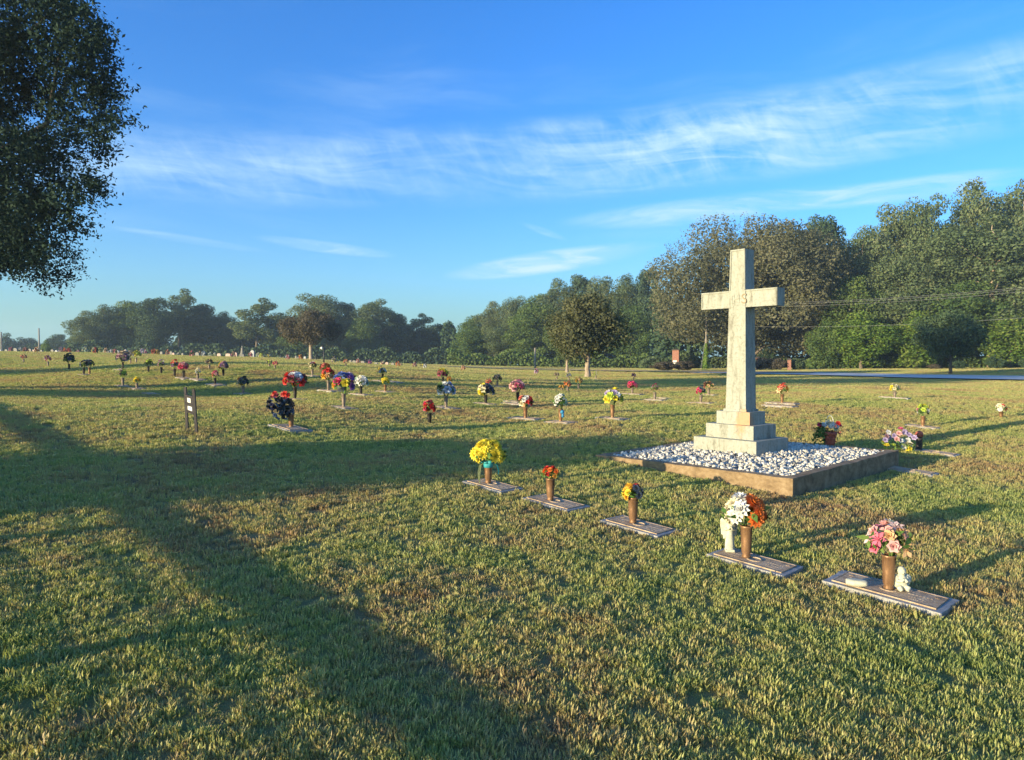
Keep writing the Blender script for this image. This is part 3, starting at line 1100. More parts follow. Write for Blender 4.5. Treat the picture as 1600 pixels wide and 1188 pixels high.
def slab_mesh(sx, sy, h, seed):
    random.seed(seed)
    bm = bmesh.new()
    b_box(bm, 0, 0, -0.10, sx, sy, 0.10 + h)
    bmesh.ops.subdivide_edges(bm, edges=[e for e in bm.edges if e.calc_length() > 0.25], cuts=6, use_grid_fill=True)
    for v in bm.verts:
        if v.co.z > 0:
            side = abs(v.co.x) > sx / 2 - 0.01 or abs(v.co.y) > sy / 2 - 0.01
            v.co.x += random.uniform(-0.006, 0.006) if side else 0
            v.co.y += random.uniform(-0.006, 0.006) if side else 0
            v.co.z += random.uniform(-0.0015, 0.0015)
    return bm_mesh('granite_base', bm, M['granite'], bevel=0.005)


def plate_mesh(sx, sy, z, rich=True):
    """low bronze plate with a thin rim, worn name lines and a ring round the vase"""
    bm = bmesh.new()
    b_box(bm, 0, 0, z, sx, sy, 0.007)
    rim = 0.010
    for cx, cy, ax, ay in ((0, sy / 2 - rim / 2, sx, rim), (0, -sy / 2 + rim / 2, sx, rim), (sx / 2 - rim / 2, 0, rim, sy - 2 * rim), (-sx / 2 + rim / 2, 0, rim, sy - 2 * rim)):
        b_box(bm, cx, cy, z + 0.006, ax - 0.001, ay - 0.001, 0.0035)
    if rich:
        g = np.random.default_rng(int(sx * 100))
        for s in (-1, 1):
            for row, wd, ht in ((0.12, 0.24, 0.10), (-0.12, 0.18, 0.06), (-0.26, 0.14, 0.05)):
                n = 7
                for k in range(n):
                    if g.random() < 0.15:
                        continue
                    b_box(bm, s * sx * 0.29 + (k - (n - 1) / 2) * sx * wd / n, sy * row, z + 0.006, sx * wd / n * 0.6, sy * ht, 0.0022)
            for k in range(7):
                a = k * 0.9
                b_box(bm, s * sx * 0.42 + math.cos(a) * 0.012, sy * 0.28 + math.sin(a) * 0.012, z + 0.006, 0.010, 0.010, 0.003)
        b_lathe(bm, [(0.062, z + 0.006), (0.062, z + 0.012), (0.05, z + 0.014), (0.046, z + 0.006)], 16)
    return bm_mesh('bronze_plaque', bm, M['plaque'])


SLAB = {'single': slab_mesh(0.66, 0.36, 0.026, 3), 'double': slab_mesh(0.80, 0.40, 0.034, 4), 'long': slab_mesh(0.86, 0.34, 0.04, 5)}
PLATE = {'single': plate_mesh(0.58, 0.28, 0.0255), 'double': plate_mesh(0.70, 0.31, 0.0335), 'long': plate_mesh(0.76, 0.26, 0.0395, False)}
SLAB_H = {'single': 0.036, 'double': 0.044, 'long': 0.050}
SLAB_S = {'single': (0.66, 0.36), 'double': (0.80, 0.40), 'long': (0.86, 0.34)}


def ground_matrix(x, y, ang):
    e = 0.3
    gx = (hz1(x + e, y) - hz1(x - e, y)) / (2 * e)
    gy = (hz1(x, y + e) - hz1(x, y - e)) / (2 * e)
    n = Vector((-gx, -gy, 1)).normalized()
    xa = Vector((math.cos(ang), math.sin(ang), 0))
    xa = (xa - n * xa.dot(n)).normalized()
    ya = n.cross(xa)
    m = Matrix((xa, ya, n)).transposed().to_4x4()
    m.translation = (x, y, hz1(x, y))
    return m


def marker(x, y, kind, label, ang=None):
    ang = U_ANG if ang is None else ang
    root = empty('grave_marker', None, mat=ground_matrix(x, y, ang))
    tag(root, label, 'grave marker', 'flat bronze grave markers in the lawn')
    link('granite_base', SLAB[kind], root)
    link('bronze_plaque', PLATE[kind], root)
    sx, sy = SLAB_S[kind]
    EXCL.append((np.array((x, y)), ang, sx / 2 + 0.01, sy / 2 + 0.01))
    return root


def vase(x, y, z, h, mat, label):
    o = link('flower_vase', VASE[mat], loc=(x, y, z), rot=(0, 0, random.uniform(0, 6)), scale=(1, 1, h / 0.25))
    tag(o, label, 'vase', 'bronze flower vases on the graves')
    return o


def cluster_dirs(n, seed, up=0.15, flat=1.0):
    """spread-out directions over a dome"""
    g = np.random.default_rng(seed)
    out = []
    for k in range(n):
        zc = 1 - (1 - (-up)) * (k + 0.5) / n
        a = k * 2.399963 + g.uniform(-0.35, 0.35)
        r = math.sqrt(max(0, 1 - zc * zc))
        out.append(Vector((r * math.cos(a), r * math.sin(a), zc * flat)))
    return out


def orient(d):
    return d.normalized().to_track_quat('Z', 'Y').to_euler()


def bouquet(x, y, z, rad, height, colors, label, n=14, kind='mum', seed=0, dark=False, drop=0.0, shape=None, fl=0.36, group='flower bouquets on the graves'):
    """flowers on a dome above the vase mouth at (x, y, z); colors: list of names, spread round the dome left to right"""
    root = empty('flower_bouquet', (x, y, z))
    tag(root, label, 'bouquet', group)
    g = np.random.default_rng(seed + 100)
    cz = height * 0.45
    lv = link('leaves', LEAVES_DARK if dark else LEAVES[seed % 3], root, loc=(0, 0, cz * 0.9), rot=(0, 0, g.uniform(0, 6)), scale=(rad * 1.14, rad * 1.14, max(height * 0.55, cz * 0.95)))
    dirs = cluster_dirs(n, seed, up=0.30)
    kinds = [kind] if isinstance(kind, str) else kind
    for k, d in enumerate(dirs):
        p = Vector((d.x * rad * 0.74, d.y * rad * 0.74, cz + d.z * height * 0.44)) * g.uniform(0.9, 1.06)
        if shape:
            p = shape(p, d)
        fr = rad * fl * g.uniform(0.82, 1.15)
        if callable(colors):
            cn = colors(p, d, g)
        else:
            cn = colors[int(g.integers(len(colors)))]
        c = PAL[cn]
        o = link('flower', FLOWER[kinds[k % len(kinds)]], root, loc=p, rot=orient(d + Vector((g.normal() * 0.25, g.normal() * 0.25 - 0.25, 0.15))), scale=fr)
        j = g.uniform(0.9, 1.08)
        o.color = (min(1, c[0] * j), min(1, c[1] * j), min(1, c[2] * j), 1)
    return root


def small_bouquet_mesh(colors, seed, n=22):
    """far bouquet as one mesh: petals in a dome, radius 1 and height 1"""
    g = np.random.default_rng(seed)
    d = g.normal(size=(n * 5, 3))
    d /= np.linalg.norm(d, axis=1, keepdims=True)
    cl = np.array(cluster_dirs(n // 2, seed, 0.4))
    idx = g.integers(len(cl), size=n * 5)
    c = cl[idx] * np.array((0.72, 0.72, 0.42)) + np.array((0, 0, 0.5)) + d * 0.20
    v, q = leaf_cards(c, d, g.uniform(0.28, 0.48, len(c)), 0.7, 0.1, g)
    me = np_mesh('small_bouquet', v, q, mat=M['tint'])
    col = np.array([PAL[colors[i % len(colors)]] for i in idx])
    grn = g.random(len(c)) < 0.12
    col[grn] = PAL['green']
    a = me.color_attributes.new('tint', 'FLOAT_COLOR', 'POINT')
    a.data.foreach_set('color', np.concatenate([np.repeat(col, 4, 0), np.ones((len(c) * 4, 1))], 1).astype(np.float32).ravel())
    return me


def left_right(lc, rc, axis=(0.9, -0.3)):
    return lambda p, d, g: (lc if (p.x * axis[0] + p.y * axis[1]) < 0 else rc)[int(g.integers(len(lc if (p.x * axis[0] + p.y * axis[1]) < 0 else rc)))]


def top_bottom(tc, bc, t=0.35):
    return lambda p, d, g: (tc if d.z > t else bc)[int(g.integers(len(tc if d.z > t else bc)))]


# px, base y, top y, width px, colours, marker kind, vase material, vase fraction, bouquet label, short name for the vase and the marker
NEAR = [
    (763, 759, 688, 54, ['yellow'], 'single', 'vase', 0.26, 'bright yellow bouquet with a teal ribbon and trailing streamer', 'yellow bouquet with the teal ribbon', 22, 'mum'),
    (860, 786, 726, 30, top_bottom(['red', 'red', 'red', 'orange'], ['red', 'red', 'amber']), 'single', 'vase', 0.24, 'small red bouquet in front of the left corner of the gravel bed', 'small red bouquet before the gravel bed', 12, 'mum'),
    (989, 822, 755, 38, left_right(['gold', 'gold', 'yellow'], ['dark', 'red', 'slate', 'dark', 'green'], (0.95, 0.0)), 'single', 'vase', 0.25, 'golden yellow bouquet with dark leaves and a red bloom', 'golden yellow bouquet with dark leaves', 13, 'mum'),
    (1166, 877, 770, 72, left_right(['white', 'white', 'cream', 'white'], ['orange', 'vivid', 'vivid', 'orange'], (0.95, -0.1)), 'single', 'vase', 0.27, 'white and bright orange bouquet beside the standing angel', 'white and orange bouquet', 18, 'mum'),
    (1388, 929, 808, 72, ['blush', 'cream', 'pink', 'peach', 'blush', 'shell', 'shell'], 'double', 'vase', 0.26, 'tall pink and cream lily bouquet beside the little cherub', 'pink and cream bouquet', 20, ('lily', 'rose')),
]

near_info = []
for i, (px, by, ty, w, cols, mk_, vm, vh, lab, short, n, kind) in enumerate(NEAR):
    p = at(px, by)
    m = ground_matrix(p.x, p.y, U_ANG)
    mo = -0.02 if mk_ == 'single' else 0.0
    off_ = 0.0 if mk_ == 'double' else 0.07
    marker(p.x - U2[0] * off_, p.y - U2[1] * off_, mk_, 'flat granite and bronze marker under the ' + short)
    D = p.y
    z = p.z + SLAB_H[mk_] - 0.012
    vase(p.x, p.y, z, vh, vm, 'bronze vase holding the ' + short)
    tot = (by - ty) / F * D - SLAB_H[mk_]
    hb = max(0.12, tot - vh + 0.05)
    rad = w / F * D / 2
    shp = None
    if i == 4:
        shp = lambda q, d: Vector((q.x * (1.1 - 0.9 * max(0, d.z)), q.y, q.z))
    b = bouquet(p.x, p.y, z + vh - 0.04, rad, hb, cols, lab, n, kind, seed=i, shape=shp, fl=0.38 if i != 4 else 0.34)
    near_info.append((p, z, vh, b, rad, hb))

# teal ribbon and its streamers on the first bouquet
p, z, vh, b, rad, hb = near_info[0]
bm = bmesh.new()
for k in range(6):
    a = k * 1.05
    ax = Vector((math.cos(a), math.sin(a), 0))
    b_ball(bm, ax * 0.045 + Vector((0, 0, 0.035)), (0.042, 0.042, 0.028), 1)
b_lathe(bm, [(0.054, -0.03), (0.058, 0.0), (0.058, 0.02)], 12)
link('ribbon', bm_mesh('ribbon', bm, M['ribbon_teal'], smooth=True), b)
for sx, mt, ln in ((-0.10, 'ribbon_pale', 0.23), (-0.115, 'ribbon_pale', 0.17), (0.12, 'ribbon_teal', 0.11)):
    bm = bmesh.new()
    for q0 in range(6):
        pass
    pts = [Vector((sx * 0.45, -0.03, 0.03)), Vector((sx * 0.85, -0.04, 0.0)), Vector((sx, -0.045, -ln * 0.5)), Vector((sx * 0.97, -0.04, -ln))]
    vs = [(bm.verts.new(q + Vector((-0.007, 0, 0))), bm.verts.new(q + Vector((0.007, 0.004, 0)))) for q in pts]
    for a, c in zip(vs[:-1], vs[1:]):
        bm.faces.new((a[0], a[1], c[1], c[0]))
    bmesh.ops.solidify(bm, geom=bm.faces[:], thickness=0.0015)
    link('streamer', bm_mesh('streamer', bm, M[mt]), b)

# px, base y, top y, width px, colours, marker, vase, label, short, flower kind
MID = [
    (461, 625, 583, 42, left_right(['orange', 'red', 'burgundy'], ['white', 'burgundy', 'sky', 'red']), 'single', 'vase_dark', 'red, orange and white bouquet with burgundy blooms behind the black one', 'red, orange and white bouquet', 'rose'),
    (513, 612, 578, 26, top_bottom(['red', 'red'], ['peach', 'gold', 'coral']), 'long', 'vase_grey', 'bouquet with red blooms over orange beside the blue and purple one', 'red over orange bouquet', 'rose'),
    (508, 592, 567, 19, ['orange', 'coral'], None, 'vase_grey', 'round orange bouquet rising behind the red over orange one', 'round orange bouquet', 'mum'),
    (537, 638, 582, 42, top_bottom(['purple', 'blue', 'lilac', 'sky'], ['yellow', 'gold', 'purple', 'hot', 'grey']), 'single', 'vase_grey', 'tall blue and purple bouquet with yellow blooms below', 'tall blue and purple bouquet', 'rose'),
    (551, 606, 588, 18, left_right(['amber', 'gold'], ['brown', 'burgundy']), None, 'vase_dark', 'amber and brown bouquet between the purple and white ones', 'amber and brown bouquet', 'mum'),
    (564, 618, 591, 28, ['white', 'cream', 'white', 'mint'], 'long', 'vase_dark', 'white and cream bouquet over a long pale marker', 'white and cream bouquet', 'rose'),
    (602, 613, 590, 15, ['yellow', 'yellow', 'lime'], 'single', 'vase', 'small plain yellow bouquet on a thin vase', 'small plain yellow bouquet', 'mum'),
    (598, 592, 576, 15, ['slate', 'grey', 'white'], None, 'vase_dark', 'slate blue and white bouquet behind the small yellow one', 'slate blue and white bouquet', 'rose'),
    (692, 600, 577, 21, top_bottom(['yellow', 'peach'], ['rose', 'pink', 'burgundy']), None, 'vase_dark', 'pink bouquet tipped with yellow behind the white and blue one', 'pink bouquet tipped with yellow', 'rose'),
    (702, 606, 588, 11, ['gold', 'amber'], None, 'vase_grey', 'golden bouquet just behind the white and blue one', 'golden bouquet', 'mum'),
    (697, 638, 599, 36, left_right(['white', 'white', 'green'], ['sky', 'lilac', 'white', 'blue']), 'single', 'vase_grey', 'white and pale blue bouquet with drooping white blooms', 'white and pale blue bouquet', 'rose'),
    (671, 662, 626, 25, left_right(['coral', 'red', 'hot'], ['burgundy', 'red', 'burgundy']), None, 'vase_dark', 'crimson bouquet alone on a dark vase', 'crimson bouquet', 'rose'),
    (759, 632, 604, 31, left_right(['coral', 'cream', 'yellow'], ['black', 'slate', 'black']), 'single', 'vase_dark', 'orange, cream and black bouquet', 'orange, cream and black bouquet', 'rose'),
    (764, 612, 592, 13, ['red', 'coral'], None, 'vase_grey', 'small red bouquet behind the orange, cream and black one', 'small red bouquet behind the black and cream one', 'mum'),
    (777, 605, 587, 18, ['cream', 'peach', 'tan'], 'single', 'vase_grey', 'cream and peach bouquet behind the black and cream one', 'cream and peach bouquet', 'mum'),
    (809, 630, 597, 29, ['blush', 'pink', 'mauve', 'blush'], 'long', 'vase_dark', 'dusty pink bouquet behind the white and coral one', 'dusty pink bouquet', 'rose'),
    (821, 656, 620, 28, left_right(['coral', 'cream', 'peach'], ['red', 'white', 'red']), 'long', 'vase', 'white, coral and red bouquet before the dusty pink one', 'white, coral and red bouquet', 'rose'),
    (876, 661, 617, 26, top_bottom(['mint', 'mint', 'white'], ['white', 'sky', 'mint', 'slate']), 'single', 'vase', 'mint green and white bouquet with a blue ribbon', 'mint green and white bouquet', 'rose'),
    (957, 655, 610, 38, top_bottom(['lilac', 'yellow', 'white'], ['yellow', 'lime', 'black', 'yellow']), 'single', 'vase', 'yellow bouquet with lilac and white blooms and dark centres', 'yellow and lilac bouquet', 'rose'),
    (988, 617, 598, 19, ['hot', 'pink', 'hot'], 'long', 'vase_grey', 'hot pink bouquet beyond the yellow and lilac one', 'hot pink bouquet right of the yellow and lilac one', 'mum'),
    (1023, 626, 601, 14, top_bottom(['hot', 'mauve'], ['mauve', 'brown', 'tan']), 'double', 'vase_grey', 'mauve bouquet with faded brown lower blooms', 'mauve and brown bouquet', 'mum'),
    (1095, 631, 605, 18, left_right(['hot', 'pink'], ['dark', 'slate']), 'double', 'vase_grey', 'pink bouquet with a dark green side, left of the cross', 'pink and dark green bouquet', 'mum'),
    (1107, 618, 597, 18, ['coral', 'brown', 'amber', 'peach'], 'single', 'vase_grey', 'faded orange and brown bouquet just left of the cross shaft', 'faded orange and brown bouquet', 'rose'),
    (1222, 632, 602, 22, top_bottom(['orange', 'orange', 'red'], ['peach', 'coral', 'gold']), 'long', 'vase', 'flame orange bouquet just right of the cross shaft', 'flame orange bouquet', 'lily'),
    (1398, 623, 602, 18, ['cream', 'yellow', 'cream'], 'long', 'vase_grey', 'cream and pale yellow bouquet before the road', 'cream and pale yellow bouquet', 'mum'),
    (1442, 668, 633, 21, top_bottom(['lime', 'lime', 'yellow'], ['blush', 'white', 'green'], 0.2), 'single', 'vase', 'lime green bouquet over blush and white blooms', 'lime green and blush bouquet', 'rose'),
    (1564, 654, 631, 20, ['white', 'cream', 'white', 'red'], None, 'vase', 'white bouquet with a red bloom on a short vase', 'white bouquet with a red bloom', 'mum'),
    (108, 579, 552, 19, ['dark', 'green', 'slate'], None, 'vase_dark', 'large dark green bouquet at the shady far left', 'large dark green bouquet', 'rose'),
    (131, 586, 564, 15, ['slate', 'black', 'grey'], 'single', 'vase_dark', 'dark slate bouquet beside the peach one', 'dark slate bouquet', 'rose'),
    (140, 585, 562, 17, left_right(['peach', 'cream'], ['black', 'slate']), None, 'vase', 'peach and black bouquet beside the dark slate one', 'peach and black bouquet', 'mum'),
    (192, 577, 551, 24, top_bottom(['tan', 'mauve'], ['mauve', 'rose', 'slate'], 0.2), 'single', 'vase_dark', 'wide mauve and tan bouquet', 'wide mauve and tan bouquet', 'rose'),
    (192, 604, 577, 15, ['lime', 'tan', 'green'], 'single', 'vase_grey', 'faded green bouquet beside a short yellow one', 'faded green bouquet', 'mum'),
    (214, 608, 590, 13, ['yellow', 'gold'], 'single', 'vase_grey', 'short yellow bouquet beside the faded green one', 'short yellow bouquet', 'mum'),
    (232, 582, 561, 15, top_bottom(['lime', 'tan'], ['dark', 'green', 'slate']), None, 'vase_dark', 'dark green bouquet topped with pale lime', 'dark green bouquet topped with lime', 'rose'),
    (252, 584, 562, 13, ['grey', 'mauve', 'slate'], None, 'vase_dark', 'grey mauve bouquet between the dark green and red ones', 'grey mauve bouquet', 'rose'),
    (273, 589, 562, 14, top_bottom(['red', 'coral'], ['purple', 'slate', 'mauve']), None, 'vase_dark', 'red over purple bouquet touching the bright pink one', 'red over purple bouquet', 'rose'),
    (287, 592, 567, 19, ['hot', 'pink', 'hot', 'blush'], 'long', 'vase_dark', 'bright pink bouquet above the black sign', 'bright pink bouquet', 'mum'),
    (309, 594, 576, 11, ['cream', 'white'], 'long', 'vase_grey', 'pale cream bouquet right of the bright pink one', 'pale cream bouquet', 'mum'),
    (336, 602, 581, 13, top_bottom(['pink', 'coral'], ['blush', 'coral']), 'double', 'vase_dark', 'coral pink bouquet over a long white marker', 'coral pink bouquet', 'mum'),
    (349, 588, 565, 19, left_right(['yellow', 'peach', 'amber'], ['purple', 'slate', 'mauve']), None, 'vase_dark', 'amber and purple bouquet on a dark vase', 'amber and purple bouquet', 'mum'),
    (380, 616, 590, 22, left_right(['amber', 'cream', 'gold'], ['dark', 'slate']), 'single', 'vase_grey', 'amber bouquet with a dark side, above the black bouquet', 'amber bouquet with a dark side', 'mum'),
    (488, 588, 566, 15, ['red', 'cream', 'mauve', 'brown'], 'single', 'vase_grey', 'mottled red and cream bouquet below the brown crowned tree', 'mottled red and cream bouquet', 'rose'),
]
for i, (px, by, ty, w, cols, mk_, vm, lab, short, kind) in enumerate(MID):
    p = at(px, by)
    D = p.y
    tot = (by - ty) / F * D
    zs = 0.0
    if mk_:
        marker(p.x, p.y, mk_, 'pale flat grave marker under the ' + short)
        zs = SLAB_H[mk_] - 0.012
    vh = min(0.30, max(0.10, tot * 0.46))
    vase(p.x, p.y, p.z + zs, vh, vm, 'vase holding the ' + short)
    rad = w / F * D / 2 * 0.84
    hb = max(0.10, tot - vh + 0.05)
    b = bouquet(p.x, p.y, p.z + zs + vh - 0.03, rad, hb, cols, lab, 15 if w > 18 else 10, kind, seed=20 + i, fl=0.46)
    if 'blue ribbon' in lab:
        bm = bmesh.new()
        b_ball(bm, (0.03, -0.05, -0.03), (0.05, 0.04, 0.045), 1)
        b_ball(bm, (0.04, -0.05, -0.10), (0.03, 0.03, 0.06), 1)
        link('ribbon', bm_mesh('ribbon', bm, M['ribbon_blue'], smooth=True), b)

# small far ones, one mesh each
TINY = [
    (37, 567, 554, 9, ['coral', 'tan'], 'faded coral bouquet, farther left of two on the sunny strip'),
    (75, 573, 555, 10, ['rose', 'mauve'], 'faded rose bouquet on the sunny strip beside the dark green bouquet'),
    (204, 569, 548, 10, ['grey', 'tan'], 'greyish tan bouquet between the mauve and bright yellow ones'),
    (213, 568, 548, 15, ['yellow', 'yellow', 'lime'], 'bright yellow bouquet among the far rows before the wood'),
    (327, 577, 561, 12, ['brown', 'tan', 'black'], 'brown dried bouquet behind the amber and purple one'),
    (430, 577, 564, 9, ['coral', 'hot'], 'coral bouquet beside a greenish one before the far headstones'),
    (421, 574, 562, 10, ['lime', 'tan'], 'greenish bouquet beside the coral one'),
    (540, 574, 561, 9, ['peach', 'coral'], 'small peach bouquet right of the lamp post'),
    (594, 585, 571, 8, ['cream', 'yellow'], 'tiny cream bouquet over the slate blue and white one'),
    (878, 611, 601, 11, ['gold', 'amber'], 'low golden bouquet, left of the bright orange one'),
    (887, 612, 595, 13, ['orange', 'orange', 'coral'], 'bright orange bouquet before the round brown oak'),
    (904, 609, 589, 12, ['amber', 'gold', 'peach'], 'amber bouquet standing left of the oak trunk'),
    (870, 594, 582, 9, ['tan', 'brown'], 'brown faded bouquet on a long marker behind the orange ones'),
    (889, 595, 583, 8, ['lilac', 'grey', 'white'], 'pale lilac bouquet behind the orange ones'),
    (931, 593, 580, 7, ['cream', 'lime'], 'pale yellow bouquet just right of the oak trunk'),
    (990, 595, 583, 7, ['burgundy', 'purple'], 'dark purple bouquet beyond the hot pink one'),
]
for i, (px, by, ty, w, cols, lab) in enumerate(TINY):
    p = at(px, by)
    D = p.y
    tot = (by - ty) / F * D
    vh = tot * 0.45
    vase(p.x, p.y, p.z, vh, 'vase_grey', 'thin vase holding the ' + ' '.join(lab.split(',')[0].split()[:12]))
    o = link('flower_bouquet', small_bouquet_mesh(cols, 300 + i), loc=(p.x, p.y, p.z + vh - 0.02), scale=(w / F * D * 0.56, w / F * D * 0.56, max(0.1, tot - vh)))
    tag(o, lab, 'bouquet', 'flower bouquets on the graves')
for px, by, kind, lab in ((236, 616, 'single', 'bare white marker left of the black sign'), (594, 596, 'single', 'bare marker left of the thin yellow bouquet'),
                          (616, 598, 'long', 'bare pale marker right of the thin yellow bouquet'), (187, 579, 'long', 'long bare marker below the mauve bouquet'),
                          (1218, 636, 'long', 'bare marker nearest below the flame orange bouquet'), (1463, 709, 'single', 'marker in the shade right of the black lantern'),
                          (1424, 738, 'single', 'shaded marker just right of the kerb corner'), (870, 595, 'long', 'long bare marker under the brown faded bouquet'),
                          (928, 593, 'long', 'pale marker right of the oak trunk'), (985, 596, 'double', 'long pale marker behind the hot pink bouquet'),
                          (805, 633, 'long', 'bare marker left of the dusty pink bouquet'), (959, 597, 'single', 'bare marker farther back than the yellow and lilac bouquet'),
                          (1032, 623, 'single', 'pale bare marker right behind the mauve bouquet'), (455, 586, 'single', 'flat marker left of the mottled red bouquet')):
    p = at(px, by)
    marker(p.x, p.y, kind, lab)


# the big black bouquet
def build_black():
    p = at(455, 671)
    marker(p.x - 0.02, p.y, 'double', 'flat grey marker under the black ribboned bouquet')
    z = p.z + SLAB_H['double'] - 0.012
    D = p.y
    k = D / F
    vase(p.x, p.y, z, 16 * k + 0.05, 'vase', 'tan bronze vase holding the black ribboned bouquet')
    z2 = z + 16 * k
    root = empty('flower_bouquet', (p.x, p.y, z2))
    tag(root, 'big black ribboned bouquet with red blooms on top', 'bouquet', 'flower bouquets on the graves')
    g = np.random.default_rng(5)
    # ribbon loops hanging to the left of the vase
    bm = bmesh.new()
    for q in range(20):
        cx = g.uniform(-33, 4) * k
        cz = g.uniform(0, 30) * k
        if cx > -6 * k and cz > 20 * k:
            cx -= 10 * k
        a = g.uniform(-0.6, 0.6)
        w, h = g.uniform(7, 11) * k, g.uniform(8, 13) * k
        pts = [(0.6, -0.5), (1.0, 0.1), (0.5, 0.6), (-0.4, 0.55), (-0.9, 0.0), (-0.4, -0.6), (0.5, -0.55)]
        yo = g.uniform(-0.09, 0.09)
        row = []
        for (u, v) in pts:
            X = cx + (u * math.cos(a) - v * math.sin(a)) * w * 0.6
            Z = cz + (u * math.sin(a) + v * math.cos(a)) * h * 0.6
            row.append((bm.verts.new((X, yo - 0.035, Z)), bm.verts.new((X + 0.01, yo + 0.04, Z + 0.012))))
        for r0, r1 in zip(row[:-1], row[1:]):
            bm.faces.new((r0[0], r0[1], r1[1], r1[0]))
    link('ribbon', bm_mesh('ribbon', bm, M['ribbon_black'], smooth=True), root)
    lv = link('leaves', LEAVES_DARK, root, loc=(-12 * k, 0, 14 * k), scale=(22 * k, 0.12, 17 * k))
    for (ox, oz, cn, s) in ((-24, 37, 'red', 5), (-20, 34, 'burgundy', 5), (-27, 33, 'coral', 4), (-6, 37, 'red', 5.5), (-10, 36, 'coral', 5), (-2, 35, 'red', 5),
                            (-6, 32, 'burgundy', 5), (-9, 30, 'white', 4), (-28, 20, 'mauve', 4.5), (-26, 14, 'mauve', 4.5), (-15, 18, 'slate', 5), (-13, 9, 'slate', 4.5),
                            (-22, 4, 'grey', 4), (2, 10, 'slate', 4), (-32, 24, 'black', 5), (-33, 17, 'black', 5), (0, 26, 'black', 6), (3, 20, 'black', 6), (-14, 26, 'black', 6)):
        o = link('flower', FLOWER['rose'], root, loc=(ox * k, g.uniform(-0.1, -0.03), oz * k), rot=(R(70) + g.normal() * 0.3, g.normal() * 0.3, 0), scale=s * k)
        c = PAL[cn]
        o.color = (*c, 1)


build_black()


# statues and small things on the two nearest graves
def stat_obj(name, bm, voxel, mat, loc, rz, label, cat):
    me = bm_mesh(name, bm, mat)
    o = link(name, me, loc=loc, rot=(0, 0, rz))
    md = o.modifiers.new('remesh', 'REMESH')
    md.mode = 'VOXEL'
    md.voxel_size = voxel
    md.use_smooth_shade = True
    sm = o.modifiers.new('smooth', 'SMOOTH')
    sm.iterations = 2
    tag(o, label, cat)
    return o


def build_angel():
    p = at(1140, 868)
    z = p.z + 0.034
    bm = bmesh.new()
    # plinth, robe with folds, torso, head, praying arms
    b_box(bm, 0, 0, 0, 0.075, 0.075, 0.02)
    prof = [(0.036, 0.015), (0.036, 0.06), (0.030, 0.12), (0.026, 0.165), (0.031, 0.20), (0.030, 0.225), (0.014, 0.245), (0.011, 0.255)]
    rings = []
    for r, zz in prof:
        rings.append([bm.verts.new((math.cos(t) * r * (1 + 0.10 * math.cos(6 * t) * (1 if zz < 0.15 else 0.2)), math.sin(t) * r * 0.85, zz)) for t in [2 * math.pi * k / 24 for k in range(24)]])
    for r0, r1 in zip(rings[:-1], rings[1:]):
        for k in range(24):
            bm.faces.new((r0[k], r0[(k + 1) % 24], r1[(k + 1) % 24], r1[k]))
    bm.faces.new(rings[0][::-1])
    bm.faces.new(rings[-1])
    b_ball(bm, (0, -0.003, 0.275), (0.021, 0.022, 0.026), 2)
    b_ball(bm, (0, 0.006, 0.281), (0.024, 0.021, 0.025), 2)       # hair
    b_ball(bm, (0, -0.026, 0.273), (0.004, 0.005, 0.006), 1)      # nose
    for s in (-1, 1):
        b_tube(bm, [(s * 0.028, 0, 0.215), (s * 0.036, -0.012, 0.175), (s * 0.012, -0.036, 0.190), (0.002 * s, -0.042, 0.208)], [0.012, 0.011, 0.009, 0.007], 8)
        # wings raised behind, feathered edge downwards
        pts = [(0.010, 0.150), (0.030, 0.095), (0.046, 0.090), (0.052, 0.125), (0.064, 0.125), (0.066, 0.165), (0.072, 0.200), (0.070, 0.245), (0.056, 0.262), (0.036, 0.245), (0.014, 0.215)]
        f = [bm.verts.new((s * a, 0.024 + a * 0.25, c)) for a, c in pts]
        bk = [bm.verts.new((s * a, 0.040 + a * 0.25, c)) for a, c in pts]
        n = len(pts)
        bm.faces.new(f if s < 0 else f[::-1])
        bm.faces.new(bk[::-1] if s < 0 else bk)
        for k in range(n):
            q = (f[k], f[(k + 1) % n], bk[(k + 1) % n], bk[k])
            bm.faces.new(q[::-1] if s < 0 else q)
    bmesh.ops.scale(bm, vec=(1.0, 1.0, 1.05), verts=bm.verts)
    stat_obj('angel_statue', bm, 0.0035, M['statue'], (p.x, p.y, z), R(-8), 'small standing pale angel statue with lowered wings beside the fourth vase', 'statue')


